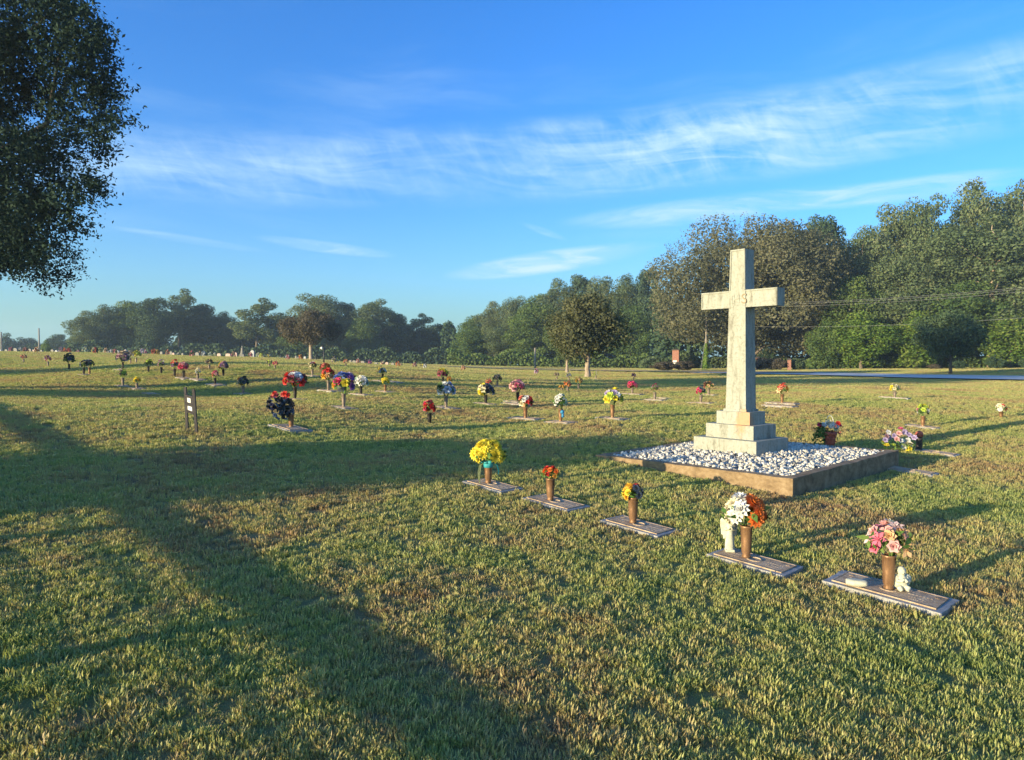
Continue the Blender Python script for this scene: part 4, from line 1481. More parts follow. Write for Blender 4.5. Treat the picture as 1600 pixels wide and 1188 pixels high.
def build_cherub():
    p = at(1408, 931)
    z = p.z + 0.042
    bm = bmesh.new()
    b_ball(bm, (0, 0, 0.045), (0.046, 0.042, 0.048), 2)                 # seated body
    b_ball(bm, (0, -0.01, 0.085), (0.034, 0.03, 0.034), 2)
    b_ball(bm, (0, -0.004, 0.136), (0.030, 0.030, 0.032), 2)            # head
    b_ball(bm, (0, 0.006, 0.146), (0.033, 0.030, 0.028), 2)
    b_ball(bm, (0, -0.034, 0.132), (0.005, 0.006, 0.006), 1)
    for s in (-1, 1):
        b_ball(bm, (s * 0.040, 0.010, 0.082), (0.036, 0.020, 0.036), 2)   # wings like the lobes of a heart
        b_ball(bm, (s * 0.038, 0.006, 0.055), (0.026, 0.020, 0.034), 2)
        b_tube(bm, [(s * 0.030, -0.004, 0.098), (s * 0.040, -0.030, 0.074), (s * 0.014, -0.050, 0.078), (s * 0.004, -0.046, 0.096)], [0.015, 0.014, 0.012, 0.010], 8)
        b_tube(bm, [(s * 0.018, -0.02, 0.026), (s * 0.030, -0.046, 0.026), (s * 0.018, -0.054, 0.010)], [0.022, 0.020, 0.014], 8)
    stat_obj('cherub_statue', bm, 0.0035, M['statue'], (p.x, p.y, z), R(-5), 'small seated white cherub statue with round wings by the nearest vase', 'statue')


def build_stone():
    p = at(1338, 925)
    bm = bmesh.new()
    b_ball(bm, (0, 0, 0.028), (0.082, 0.044, 0.030), 3)
    for v in bm.verts:
        v.co.x = math.copysign(min(abs(v.co.x) * 1.12, 0.072), v.co.x)
        v.co.z = min(v.co.z, 0.050)
        v.co.z = max(v.co.z, 0.0)
        v.co += Vector((random.uniform(-1, 1), random.uniform(-1, 1), 0)) * 0.0015
    o = link('memorial_stone', bm_mesh('memorial_stone', bm, M['statue'], smooth=True), loc=(p.x, p.y, p.z + 0.042), rot=(0, 0, R(-20)))
    tag(o, 'loaf shaped pale stone lying on the nearest marker', 'stone')


build_angel()
build_cherub()
build_stone()


# black sign on two posts
def build_sign():
    a, c = at(293, 672), at(308, 678)
    root = empty('plot_sign', ((a.x + c.x) / 2, (a.y + c.y) / 2, min(a.z, c.z)))
    tag(root, 'small black framed sign with two white cards on two dark posts', 'sign')
    o = Vector(root.location)
    ha, hc = (672 - 605) / F * a.y, (678 - 608) / F * c.y
    tips = []
    for p, h, lean in ((a, ha, (-0.035, 0.02)), (c, hc, (-0.045, 0.0))):
        bm = bmesh.new()
        q = p - o
        top = q + Vector((lean[0], lean[1], h))
        d = 0.018
        lo = [bm.verts.new(q + Vector((sx * d, sy * d, -0.1))) for sx, sy in ((-1, -1), (1, -1), (1, 1), (-1, 1))]
        hi = [bm.verts.new(top + Vector((sx * d, sy * d, 0))) for sx, sy in ((-1, -1), (1, -1), (1, 1), (-1, 1))]
        bm.faces.new(lo[::-1])
        bm.faces.new(hi)
        for k in range(4):
            bm.faces.new((lo[k], lo[(k + 1) % 4], hi[(k + 1) % 4], hi[k]))
        link('post', bm_mesh('post', bm, M['black'], bevel=0.003), root)
        tips.append((q, top))
    (q0, t0), (q1, t1) = tips

    def pt(u, v, off=0.0):
        """u across from post to post, v = height fraction"""
        l, r = q0.lerp(t0, v), q1.lerp(t1, v)
        x = l.lerp(r, u)
        n = (r - l).cross(Vector((0, 0, 1))).normalized()
        return x + n * off

    def board(name, u0, u1, v0, v1, o0, o1, mat, par=root):
        bm = bmesh.new()
        f = [bm.verts.new(pt(u, v, o1)) for u, v in ((u0, v0), (u1, v0), (u1, v1), (u0, v1))]
        b = [bm.verts.new(pt(u, v, o0)) for u, v in ((u0, v0), (u1, v0), (u1, v1), (u0, v1))]
        bm.faces.new(f)
        bm.faces.new(b[::-1])
        for k in range(4):
            bm.faces.new((f[k], b[k], b[(k + 1) % 4], f[(k + 1) % 4]))
        bmesh.ops.recalc_face_normals(bm, faces=bm.faces)
        return link(name, bm_mesh(name, bm, mat), par)

    pn = board('sign_panel', 0.08, 0.94, 0.43, 0.83, -0.008, 0.010, M['black'])
    for v0, v1 in ((0.425, 0.455), (0.615, 0.645), (0.795, 0.835)):
        board('rail', 0.04, 0.96, v0, v1, 0.009, 0.024, M['black'], pn)
    board('card', 0.28, 0.64, 0.668, 0.770, 0.009, 0.014, M['card'], pn)
    board('card', 0.27, 0.74, 0.490, 0.582, 0.009, 0.014, M['card'], pn)


build_sign()


# pot plant on the far kerb, pastel flowers and lantern at the right corner
def build_bed_extras():
    p2 = bed_n + U2 * (bed_len_u * 0.5) + V2 * (bed_len_v - 0.10)
    d = ray(1296, 694)
    D = (CAMZ - BED_Z) / (-d.z / d.y)
    p = Vector((d.x / d.y * D, D, BED_Z))
    k = D / F
    root = empty('potted_plant', p)
    tag(root, 'red clay pot of white and red flowers with trailing leaves and a wire handle', 'potted plant')
    bm = bmesh.new()
    b_lathe(bm, [(7 * k, -0.02), (8 * k, 0.01), (9.5 * k, 14 * k), (11 * k, 15 * k), (11 * k, 19 * k), (9 * k, 19.5 * k), (8 * k, 16 * k)], 18)
    link('pot', bm_mesh('pot', bm, M['pot'], smooth=True), root)
    bm = bmesh.new()
    b_tube(bm, [(math.cos(t) * 8 * k, 0, 18 * k + math.sin(t) * 27 * k) for t in np.linspace(0, math.pi, 13)], 0.005, 6)
    link('handle', bm_mesh('handle', bm, M['card'], smooth=True), root)
    g = np.random.default_rng(31)
    n = 170
    c = np.stack([g.normal(-13, 6, n), g.normal(0, 5, n), g.normal(16, 6.5, n)], 1) * k
    v, q = leaf_cards(c, g.normal(size=(n, 3)) + np.array((-0.5, -0.6, 0.4)), g.uniform(4, 8, n) * k, 0.5, 0.1, g)
    link('leaves', np_mesh('pot_leaves', v, q, mat=M['stem']), root)
    n = 90
    c = np.stack([g.normal(0, 6, n), g.normal(-3, 5, n), g.normal(15, 6, n)], 1) * k
    v, q = leaf_cards(c, g.normal(size=(n, 3)) + np.array((-0.3, -0.6, 0.4)), g.uniform(4, 7, n) * k, 0.5, 0.1, g)
    link('leaves', np_mesh('red_leaves', v, q, mat=M['pot']), root)
    for ox, oz, cn in ((-17, 31, 'hot'), (-15, 28, 'red'), (-11, 31, 'white'), (-7, 29, 'white'), (-3, 32, 'white'), (1, 29, 'white'), (5, 31, 'white'), (9, 28, 'white'),
                       (13, 32, 'pink'), (16, 29, 'hot'), (11, 33, 'red'), (-1, 35, 'cream'), (8, 25, 'mint'), (2, 26, 'white')):
        o = link('flower', FLOWER['mum'], root, loc=(ox * k, g.uniform(-0.06, 0.03), oz * k), rot=(R(50) + g.normal() * 0.3, g.normal() * 0.4, 0), scale=4.4 * k)
        o.color = (*PAL[cn], 1)

    p = at(1402, 709)
    k = p.y / F
    root = empty('flower_spray', p)
    tag(root, 'pastel purple, white and yellow flower spray lying by the kerb corner', 'bouquet')
    g = np.random.default_rng(33)
    n = 70
    c = np.stack([g.uniform(-24, 24, n), g.uniform(-9, 9, n), g.uniform(3, 22, n)], 1) * k
    v, q = leaf_cards(c, g.normal(size=(n, 3)), g.uniform(5, 9, n) * k, 0.4, 0.1, g)
    link('leaves', np_mesh('spray_leaves', v, q, mat=M['stem']), root)
    for ox, oz, cn in ((-21, 12, 'yellow'), (-17, 10, 'yellow'), (-22, 17, 'lilac'), (-16, 26, 'white'), (-12, 20, 'lilac'), (-18, 21, 'mauve'), (-7, 22, 'lilac'), (-4, 18, 'blush'),
                       (0, 25, 'blush'), (5, 30, 'pink'), (9, 27, 'lilac'), (13, 26, 'pink'), (16, 23, 'lilac'), (3, 16, 'white'), (9, 15, 'white'), (14, 13, 'cream'),
                       (18, 16, 'white'), (21, 11, 'cream'), (15, 6, 'yellow'), (10, 8, 'white'), (-8, 10, 'lime'), (-2, 9, 'green'), (19, 6, 'yellow'), (23, 20, 'lilac')):
        o = link('flower', FLOWER['rose'], root, loc=(ox * k, g.uniform(-6, 4) * k, oz * k * 1.28), rot=(R(55) + g.normal() * 0.35, g.normal() * 0.4, 0), scale=5.2 * k)
        o.color = (*PAL[cn], 1)

    p = at(1436, 705)
    k = p.y / F
    root = empty('grave_lantern', p)
    tag(root, 'black cylindrical grave lantern with a red top', 'lantern')
    bm = bmesh.new()
    b_lathe(bm, [(5.2 * k, 0), (5.2 * k, 3 * k), (4.4 * k, 4 * k), (4.4 * k, 22 * k), (5 * k, 23 * k)], 14)
    link('body', bm_mesh('body', bm, M['vase_dark'], smooth=False), root)
    bm = bmesh.new()
    b_lathe(bm, [(5.4 * k, 23 * k), (5.8 * k, 27 * k), (4.5 * k, 30 * k), (1.2 * k, 32 * k)], 14)
    link('lid', bm_mesh('lid', bm, M['pot'], smooth=True), root)


build_bed_extras()

# ------------------------------------------------------------------ trees
def crown_points(seed, lobes, n, leaf, flat=0.8, out_bias=0.6, tip=None):
    """leaves on the shells of many lobes; lobes: (x, y, z, r)"""
    g = np.random.default_rng(seed)
    lobes = np.asarray(lobes, float)
    w = lobes[:, 3] ** 2
    idx = g.choice(len(lobes), n, p=w / w.sum())
    d = g.normal(size=(n, 3))
    d /= np.linalg.norm(d, axis=1, keepdims=True)
    r = out_bias + (1.08 - out_bias) * g.random(n) ** 0.7
    inner = g.random(n) < 0.2
    r[inner] *= g.random(inner.sum())
    c = lobes[idx, :3] + d * (lobes[idx, 3] * r)[:, None] * np.array((1, 1, flat))
    nr = d * 0.9 + g.normal(size=(n, 3)) * 0.65 + np.array((0, 0, 0.25))
    return leaf_cards(c, nr, g.uniform(0.65, 1.35, n) * leaf, 0.62, 0.12, g)


def env_lobes(seed, H, base, rx, n, lr, top_sharp=1.0, ry=None):
    """lobes filling an egg-shaped crown from base to H"""
    g = np.random.default_rng(seed)
    out = []
    cz, hz_ = (H + base) / 2, (H - base) / 2
    ry = ry or rx
    tries = 0
    while len(out) < n and tries < 6000:
        tries += 1
        d = g.normal(size=3)
        d /= np.linalg.norm(d)
        rr = g.uniform(0.50, 0.92) if g.random() < 0.8 else g.uniform(0, 0.5)
        t = d[2] * rr
        kx = (1 - 0.35 * max(0, t) * top_sharp) * (1 + 0.08 * math.sin(5 * math.atan2(d[1], d[0]) + seed))
        p = (d[0] * rx * rr * kx, d[1] * ry * rr * kx, cz + t * hz_)
        r = lr * g.uniform(0.65, 1.3)
        if all((p[0] - o[0]) ** 2 + (p[1] - o[1]) ** 2 + (p[2] - o[2]) ** 2 > (0.55 * (r + o[3]) * 0.8) ** 2 for o in out):
            out.append((*p, r))
    return out


def trunk_mesh(seed, H, base, lobes, r0, mat, fork=0.5, limbs=9, lean=0.0):
    g = np.random.default_rng(seed + 50)
    bm = bmesh.new()
    top = base + (H - base) * fork
    pts = [(0, 0, -0.4), (0, 0, 0.0), (0.02, 0, 0.4)]
    rad = [r0 * 1.5, r0 * 1.35, r0 * 1.05]
    for t in np.linspace(0.15, 1, 6):
        pts.append((lean * t + g.normal() * 0.06 * H * 0.04, g.normal() * 0.06 * H * 0.04, top * t))
        rad.append(r0 * (1 - 0.55 * t))
    b_tube(bm, pts, rad, 9)
    L = sorted(lobes, key=lambda o: o[2])
    pick = [L[int(i)] for i in np.linspace(0, len(L) - 1, min(limbs, len(L)))]
    for o in pick:
        z0 = min(top * 0.95, max(base * 0.75, o[2] - abs(math.hypot(o[0], o[1])) * 0.8))
        s = Vector((lean * z0 / top, 0, z0))
        e = Vector(o[:3])
        m1 = s.lerp(e, 0.4) + Vector((g.normal(), g.normal(), 0.5)) * 0.05 * (e - s).length
        m2 = s.lerp(e, 0.75) + Vector((g.normal(), g.normal(), 0.5)) * 0.06 * (e - s).length
        rr = r0 * 0.42 * (1 - 0.5 * z0 / H)
        b_tube(bm, [s, m1, m2, e], [rr, rr * 0.7, rr * 0.45, rr * 0.15], 6)
    return bm_mesh('trunk', bm, mat, smooth=True)


def tree_kind(seed, H, base, rx, nl, lr, leaves, leaf, lmat, bmat, r0, flat=0.8, top_sharp=1.0, fork=0.6, limbs=10, spikes=0):
    lobes = env_lobes(seed, H, base, rx, nl, lr, top_sharp)
    v, q = crown_points(seed, lobes, leaves, leaf, flat)
    if spikes:
        g = np.random.default_rng(seed + 9)
        cs = []
        for k in range(spikes):
            d = g.normal(size=3)
            d[2] = abs(d[2]) * 0.8 + 0.1
            d /= np.linalg.norm(d)
            b = np.array((d[0] * rx * 0.86, d[1] * rx * 0.86, (H + base) / 2 + d[2] * (H - base) / 2 * 0.86))
            ln = g.uniform(0.5, 1.3)
            u = d + g.normal(size=3) * 0.3 + np.array((0, 0, 0.3))
            t = g.random(20) ** 1.3
            cs.append(b + u * (t * ln)[:, None] + g.normal(size=(20, 3)) * 0.07)
        cs = np.concatenate(cs)
        v2, q2 = leaf_cards(cs, g.normal(size=(len(cs), 3)), g.uniform(0.5, 0.9, len(cs)) * leaf, 0.45, 0.1, g)
        q = np.concatenate([q, q2 + len(v)])
        v = np.concatenate([v, v2])
    cm = np_mesh('crown', v, q, mat=lmat)
    tm = trunk_mesh(seed, H, base, lobes, r0, bmat, fork, limbs)
    return dict(H=H, rx=rx, base=base, crown=cm, trunk=tm)


def plant_tree(name, k, loc, H, rx, label, rz=0.0, cat='tree', group=None, crown_mat=None):
    """a tree of kind k scaled to height H and crown radius rx"""
    root = empty(name, loc, rz)
    s = (rx / k['rx'], rx / k['rx'], H / k['H'])
    root.scale = s
    tag(root, label, cat, group)
    link('trunk', k['trunk'], root)
    c = link('crown', k['crown'], root)
    if crown_mat:
        c.material_slots[0].link = 'OBJECT'
        c.material_slots[0].material = crown_mat
    return root


KD = {}
KD['oak_a'] = tree_kind(1, 24, 3.0, 7.0, 62, 2.3, 30000, 0.40, M['leaf_oak'], M['bark_pale'], 0.42)
KD['oak_b'] = tree_kind(2, 24, 2.2, 6.2, 58, 2.1, 28000, 0.40, M['leaf_oak'], M['bark_pale'], 0.40, top_sharp=0.6)
KD['oak_c'] = tree_kind(3, 26, 6.0, 6.6, 38, 2.2, 24000, 0.40, M['leaf_oak'], M['bark_pale'], 0.48, top_sharp=0.4, limbs=16)
KD['green_a'] = tree_kind(4, 14, 1.0, 4.4, 48, 1.6, 13000, 0.42, M['leaf_green'], M['bark'], 0.26)
KD['green_b'] = tree_kind(5, 18, 1.4, 5.0, 52, 1.8, 24000, 0.35, M['leaf_green'], M['bark'], 0.3, top_sharp=1.3)
KD['dark_a'] = tree_kind(6, 20, 2.0, 4.6, 46, 1.8, 22000, 0.38, M['leaf_dark'], M['bark_dark'], 0.34, top_sharp=1.2)
KD['tall_open'] = tree_kind(7, 22, 4.0, 5.0, 26, 1.8, 13000, 0.40, M['leaf_oak'], M['bark'], 0.36, top_sharp=0.5, limbs=14)
KD['willow'] = tree_kind(8, 15, 1.2, 10.5, 120, 2.0, 76000, 0.25, M['leaf_willow'], M['bark'], 0.5, top_sharp=0.55, limbs=18, spikes=420)
KD['round'] = tree_kind(9, 7.0, 1.6, 2.9, 44, 0.95, 14000, 0.24, M['leaf_willow'], M['bark_pale'], 0.2, top_sharp=0.5, spikes=120)
KD['round_dark'] = tree_kind(10, 7.0, 1.7, 3.4, 42, 1.1, 15000, 0.24, M['leaf_dark'], M['bark_dark'], 0.17, top_sharp=0.2)
KD['umbrella'] = tree_kind(12, 8.0, 3.0, 5.4, 44, 1.2, 14000, 0.30, M['leaf_brown'], M['bark_pale'], 0.35, top_sharp=0.9, limbs=14)
KD['bush'] = tree_kind(13, 2.0, 0.05, 1.1, 26, 0.42, 5000, 0.16, M['leaf_green'], M['bark'], 0.06, top_sharp=0.1, limbs=5)


def tree_px(name, kind, cx, top, base, width, D, label, rz=None, group=None, mat=None, sink=0.0):
    """a tree standing D metres away that spans these pixels of the photograph"""
    x = (cx - CX) / F * D
    z0 = hz1(x, D) - sink
    zt = px_z(top, D)
    H = (zt - z0)
    rx = width / F * D / 2
    return plant_tree(name, KD[kind], (x, D, z0), H, rx, label, rz if rz is not None else random.uniform(0, 6.28), group=group, crown_mat=mat)


random.seed(21)
GW = 'trees of the left wood'
GH = 'trees of the wooded right side'
# far left strip and left wood
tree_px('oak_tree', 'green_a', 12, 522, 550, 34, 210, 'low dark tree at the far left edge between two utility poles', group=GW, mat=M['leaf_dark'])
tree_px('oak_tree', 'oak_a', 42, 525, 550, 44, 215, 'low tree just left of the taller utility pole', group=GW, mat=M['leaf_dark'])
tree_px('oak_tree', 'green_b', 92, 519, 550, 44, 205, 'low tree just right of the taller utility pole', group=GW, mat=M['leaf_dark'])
tree_px('small_tree', 'green_a', 72, 532, 550, 15, 150, 'little yellow green tree beside the taller utility pole', group=GW, mat=M['leaf_bright'])
LW = [('oak_b', 138, 485, 58, 150, 'left end tree of the left wood'), ('oak_a', 170, 472, 58, 152, 'second tree of the left wood, rounded and grey green'),
      ('green_b', 207, 464, 66, 155, 'third tree of the left wood, broad with a blunt top'), ('dark_a', 243, 460, 58, 150, 'dark tree left of the tallest one in the left wood'),
      ('tall_open', 281, 447, 62, 156, 'tallest tree of the left wood with a ragged open top'), ('dark_a', 318, 471, 60, 158, 'dark rounded tree right of the tallest one'),
      ('oak_b', 352, 486, 46, 162, 'lower tree in the dip of the left wood'), ('tall_open', 402, 463, 74, 150, 'separate airy tree right of the dip'),
      ('oak_a', 497, 454, 96, 165, 'tall rounded tree behind the brown crowned one'), ('dark_a', 541, 468, 46, 168, 'narrow dark tree right of the rounded one'),
      ('oak_c', 592, 466, 74, 165, 'pale topped tree near the middle of the left wood'), ('dark_a', 622, 487, 50, 168, 'dark tree right of the pale topped one'),
      ('tall_open', 655, 488, 56, 172, 'thin airy tree over the grey roof'), ('dark_a', 690, 503, 48, 178, 'low dark tree in the gap above the white shed'),
      ('dark_a', 450, 492, 52, 170, 'dark tree left behind the brown crowned one'), ('green_b', 568, 492, 52, 160, 'green tree between rounded and pale topped trees'),
      ('dark_a', 372, 500, 60, 172, 'dark tree behind the dip of the left wood'), ('green_a', 470, 515, 60, 150, 'dark undergrowth tree behind the brown crown'),
      ('dark_a', 660, 512, 60, 176, 'dark tree behind the grey roofed house'), ('dark_a', 715, 520, 46, 182, 'lowest dark tree at the notch of the skyline')]
for k, cx, top, w, D, lab in LW:
    tree_px('forest_tree', k, cx, top, 560, w * 1.06, D, lab, group=GW, sink=0.6)
# dark undergrowth below the left wood
def mass(name, px0, px1, D, top0, top1, n, leaf, mat, label, depth=5.0, seed=0, base_lift=0.0):
    g = np.random.default_rng(seed)
    t = g.random(n)
    x = (px0 + (px1 - px0) * t - CX) / F * D
    y = D + g.uniform(-depth / 2, depth / 2, n)
    zt = np.array([px_z(v, D) for v in (top0, top1)])
    base = hz(x, y)
    wob = 0.72 + 0.28 * np.sin(x * 0.9 + seed) * np.cos(x * 0.37 + 2 * seed)
    H = (zt[0] + (zt[1] - zt[0]) * t - base) * wob
    z = base + H * g.random(n) ** 0.75
    c = np.stack([x, y, z], 1)
    v, q = leaf_cards(c, g.normal(size=(n, 3)) + np.array((-0.3, -0.6, 0.4)), g.uniform(0.6, 1.4, n) * leaf, 0.65, 0.1, g)
    o = link(name, np_mesh(name, v, q, mat=mat))
    tag(o, label, 'undergrowth', kind='stuff')


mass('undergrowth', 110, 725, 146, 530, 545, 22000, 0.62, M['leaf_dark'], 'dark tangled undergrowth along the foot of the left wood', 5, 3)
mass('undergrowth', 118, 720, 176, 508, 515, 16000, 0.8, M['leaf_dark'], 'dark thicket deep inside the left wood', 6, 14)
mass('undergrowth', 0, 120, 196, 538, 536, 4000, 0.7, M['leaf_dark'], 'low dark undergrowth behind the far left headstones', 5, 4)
mass('undergrowth', 700, 1010, 122, 545, 548, 12000, 0.48, M['leaf_green'], 'green undergrowth at the foot of the far right hand wood', 4, 5)
mass('undergrowth', 1000, 1300, 110, 552, 552, 9000, 0.40, M['leaf_oak'], 'shadowed undergrowth behind the brick pillars', 4, 6)
mass('undergrowth', 1262, 1760, 89, 556, 548, 19000, 0.38, M['leaf_green'], 'sunlit weedy strip along the foot of the right hand wood', 3, 7)
tree_px('brown_crowned_tree', 'umbrella', 486, 487, 562, 102, 84, 'spreading brown crowned tree standing alone before the left wood', rz=0.5)

# right side, back rows first
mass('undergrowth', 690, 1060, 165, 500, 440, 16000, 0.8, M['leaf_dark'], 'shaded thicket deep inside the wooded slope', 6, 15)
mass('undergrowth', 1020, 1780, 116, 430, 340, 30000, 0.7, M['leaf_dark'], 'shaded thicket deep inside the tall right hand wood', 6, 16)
RW = [('green_b', 742, 487, 52, 160, 'low tree at the left foot of the wooded slope'), ('oak_b', 772, 470, 50, 158, 'second skyline tree of the wooded slope'),
      ('oak_a', 805, 458, 56, 156, 'third skyline tree of the wooded slope'), ('green_b', 838, 452, 56, 154, 'fourth skyline tree of the wooded slope'),
      ('oak_b', 872, 434, 58, 152, 'fifth skyline tree, stepping up the slope'), ('dark_a', 905, 422, 52, 152, 'dark skyline tree above the round brown oak'),
      ('oak_a', 938, 424, 62, 150, 'broad skyline tree right above the round brown oak'), ('oak_b', 980, 427, 60, 148, 'skyline tree left of the notch before the willow oak'),
      ('dark_a', 1012, 411, 46, 146, 'dark tree tucked left behind the great willow oak'), ('green_b', 985, 470, 66, 130, 'green tree below the skyline left of the willow oak'),
      ('green_a', 735, 512, 56, 140, 'olive tree at the left end of the slope front'), ('oak_b', 790, 505, 62, 138, 'olive brown tree in the slope front'),
      ('green_b', 838, 470, 84, 134, 'bright green tree in the middle of the slope front'), ('dark_a', 888, 480, 60, 132, 'dark green tree behind the round brown oak'),
      ('dark_a', 1283, 325, 74, 118, 'dark tree with a pointed top right of the willow oak'), ('dark_a', 1262, 345, 60, 112, 'dark tree close behind the right side of the willow oak'),
      ('oak_a', 1342, 352, 74, 100, 'olive tree stepping up right of the dark pointed one'), ('oak_b', 1385, 318, 92, 100, 'tall olive tree left of the highest pair'),
      ('oak_a', 1438, 293, 100, 98, 'very tall olive tree, left of the highest pair'), ('oak_b', 1520, 277, 96, 100, 'highest tree with a notch on its left'),
      ('oak_a', 1590, 270, 110, 100, 'highest tree at the right edge of the picture'), ('oak_b', 1665, 268, 110, 100, 'tall tree just beyond the right edge'),
      ('oak_c', 1548, 330, 150, 88, 'tall tree with bare pale limbs showing through its crown'), ('oak_b', 1470, 352, 100, 94, 'olive tree in the middle of the tall right wall'),
      ('oak_a', 1400, 390, 110, 92, 'lower olive tree before the tall right wall'), ('green_b', 1330, 420, 80, 92, 'greyish green tree right of the willow oak'),
      ('oak_b', 1640, 360, 120, 88, 'olive tree at the right edge, lower rank'), ('green_b', 1500, 430, 110, 88, 'green tree behind the round dark tree'),
      ('oak_a', 1740, 280, 120, 96, 'tall tree outside the right edge')]
for k, cx, top, w, D, lab in RW:
    tree_px('forest_tree', k, cx, top, 575, w * 1.12, D, lab, group=GH, sink=0.5)
for k, cx, top, w, D, lab in (('green_a', 1345, 490, 92, 86, 'bright green low tree right of the cross'), ('green_a', 1432, 488, 84, 85, 'yellow green low tree left of the round dark tree'),
                              ('green_a', 1578, 488, 96, 85, 'green low tree at the right edge behind the shrubs'), ('green_a', 1400, 515, 70, 88, 'dark little tree between two bright ones'),
                              ('green_a', 1290, 500, 60, 88, 'low green tree beside the right edge of the cross'), ('green_a', 1680, 480, 110, 85, 'low green tree beyond the right edge')):
    tree_px('low_tree', k, cx, top, 575, w, D, lab, group=GH, mat=M['leaf_bright'] if 'green low' in lab or 'bright' in lab.split(' between')[0] else None)
tree_px('willow_oak', 'willow', 1168, 344, 572, 336, 101, 'great broad willow oak spreading behind the cross', rz=1.0)
tree_px('round_oak', 'round', 918, 460, 590, 122, 50, 'round brownish oak on a slim trunk out on the lawn', rz=0.4, mat=M['leaf_round'])
tree_px('round_oak', 'round', 886, 492, 580, 64, 66, 'smaller oak whose trunk shows left behind the round brownish oak', rz=2.0, mat=M['leaf_oak'])
tree_px('dark_round_tree', 'round_dark', 1485, 482, 588, 98, 62, 'round dark shaded tree by the road', rz=0.2)


# shrubs by the road and the pillars
def shrub(cx, top, base, w, mat, label, name='shrub', seed=0, cat='shrub'):
    p = at(cx, base)
    if p.y > 82:
        p = atd(cx, 82)
    k = KD['bush']
    H = (base - top) / F * p.y
    root = plant_tree(name, k, p, H, w / F * p.y / 2, label, random.uniform(0, 6), cat=cat, crown_mat=mat)
    return root


shrub(1498, 560, 574, 22, M['leaf_dark'], 'low dark shrub right of the round dark tree trunk')
shrub(1459, 565, 574, 18, M['leaf_brown'], 'low brown shrub left of the round dark tree trunk')
shrub(1548, 552, 572, 15, M['leaf_dark'], 'narrow upright dark shrub, left of a pair')
shrub(1562, 555, 572, 16, M['leaf_dark'], 'rounder dark shrub, right of a pair')
shrub(1602, 555, 572, 18, M['leaf_dark'], 'dark shrub cut by the right edge')
shrub(1038, 562, 577, 36, M['leaf_brown'], 'brown bush left of the white plate on the brick pillar')
shrub(1068, 561, 577, 34, M['leaf_brown'], 'brown bush right of the white plate on the brick pillar')
shrub(1192, 558, 579, 24, M['leaf_brown'], 'brown bush beside the right side of the cross shaft')
shrub(1215, 560, 579, 30, M['leaf_brown'], 'brown bush between the cross and the olive bush')
shrub(1244, 559, 578, 28, M['leaf_oak'], 'rounded olive bush with a long shadow')
p_ = at(1198, 577)
tree_px('topiary', 'round_dark', 1198, 543, 577, 26, p_.y + 3, 'small dark round topiary behind the brown bushes')


# brick pillars
def pillar(cx, top, base, w, label, plaque=False):
    p = at(cx, base)
    k = p.y / F
    root = empty('brick_pillar', p, R(-20))
    tag(root, label, 'pillar', 'brick entrance pillars')
    W, H = w * k * 0.9, (base - top) * k
    bm = bmesh.new()
    b_box(bm, 0, 0, -0.2, W, W, H + 0.05)
    link('body', bm_mesh('body', bm, M['brick'], bevel=0.01), root)
    bm = bmesh.new()
    b_box(bm, 0, 0, H - 0.15, W * 1.2, W * 1.2, 0.12)
    b_box(bm, 0, 0, H - 0.03, W * 1.05, W * 1.05, 0.10, 0.6)
    link('cap', bm_mesh('cap', bm, M['bark_dark'], bevel=0.01), root)
    if plaque:
        bm = bmesh.new()
        b_box(bm, -W * 0.1, -W / 2 - 0.02, H * 0.20, W * 0.6, 0.03, H * 0.24)
        link('plaque', bm_mesh('plaque', bm, M['card']), root)


pillar(1056, 546, 577, 11, 'red brick pillar with a small white plate among brown bushes', True)
pillar(1233, 561, 579, 6, 'short red brick pillar behind the olive bush')
pillar(1184, 558, 579, 7, 'short red brick pillar hidden beside the cross shaft')


# poles, wires, lamp post
def pole(px, base_py, top_z, D, label, r=0.13, arm=True, rz=0.0, vine=False):
    p = atd(px, D)
    root = empty('utility_pole', p, rz)
    tag(root, label, 'utility pole', 'wooden utility poles')
    bm = bmesh.new()
    b_tube(bm, [(0, 0, -0.5), (0, 0, top_z - p.z)], [r, r * 0.75], 8)
    link('mast', bm_mesh('mast', bm, M['wood_pole'], smooth=True), root)
    if arm:
        bm = bmesh.new()
        b_box(bm, 0, 0, top_z - p.z - 0.7, 2.2, 0.11, 0.13)
        for x in (-0.95, 0.0, 0.95):
            b_tube(bm, [(x, 0, top_z - p.z - 0.58), (x, 0, top_z - p.z - 0.30)], 0.05, 6)
        link('crossarm', bm_mesh('crossarm', bm, M['wood_pole']), root)
    if vine:
        g = np.random.default_rng(8)
        n = 500
        h = g.random(n) ** 1.2 * 3.6
        a = g.uniform(0, 6.28, n)
        rr = 0.45 * (1.15 - h / 4.2) * g.uniform(0.4, 1.2, n)
        c = np.stack([np.cos(a) * rr, np.sin(a) * rr, h], 1)
        v, q = leaf_cards(c, np.stack([np.cos(a), np.sin(a), 0 * a + 0.4], 1), g.uniform(0.2, 0.4, n), 0.7, 0.1, g)
        link('vine', np_mesh('vine', v, q, mat=M['leaf_bright']), root)
        bm = bmesh.new()
        b_tube(bm, [(0, 0, 5.0), (-2.6, 0, 0)], 0.02, 5)
        link('guy_wire', bm_mesh('guy_wire', bm, M['wire']), root)
    return p


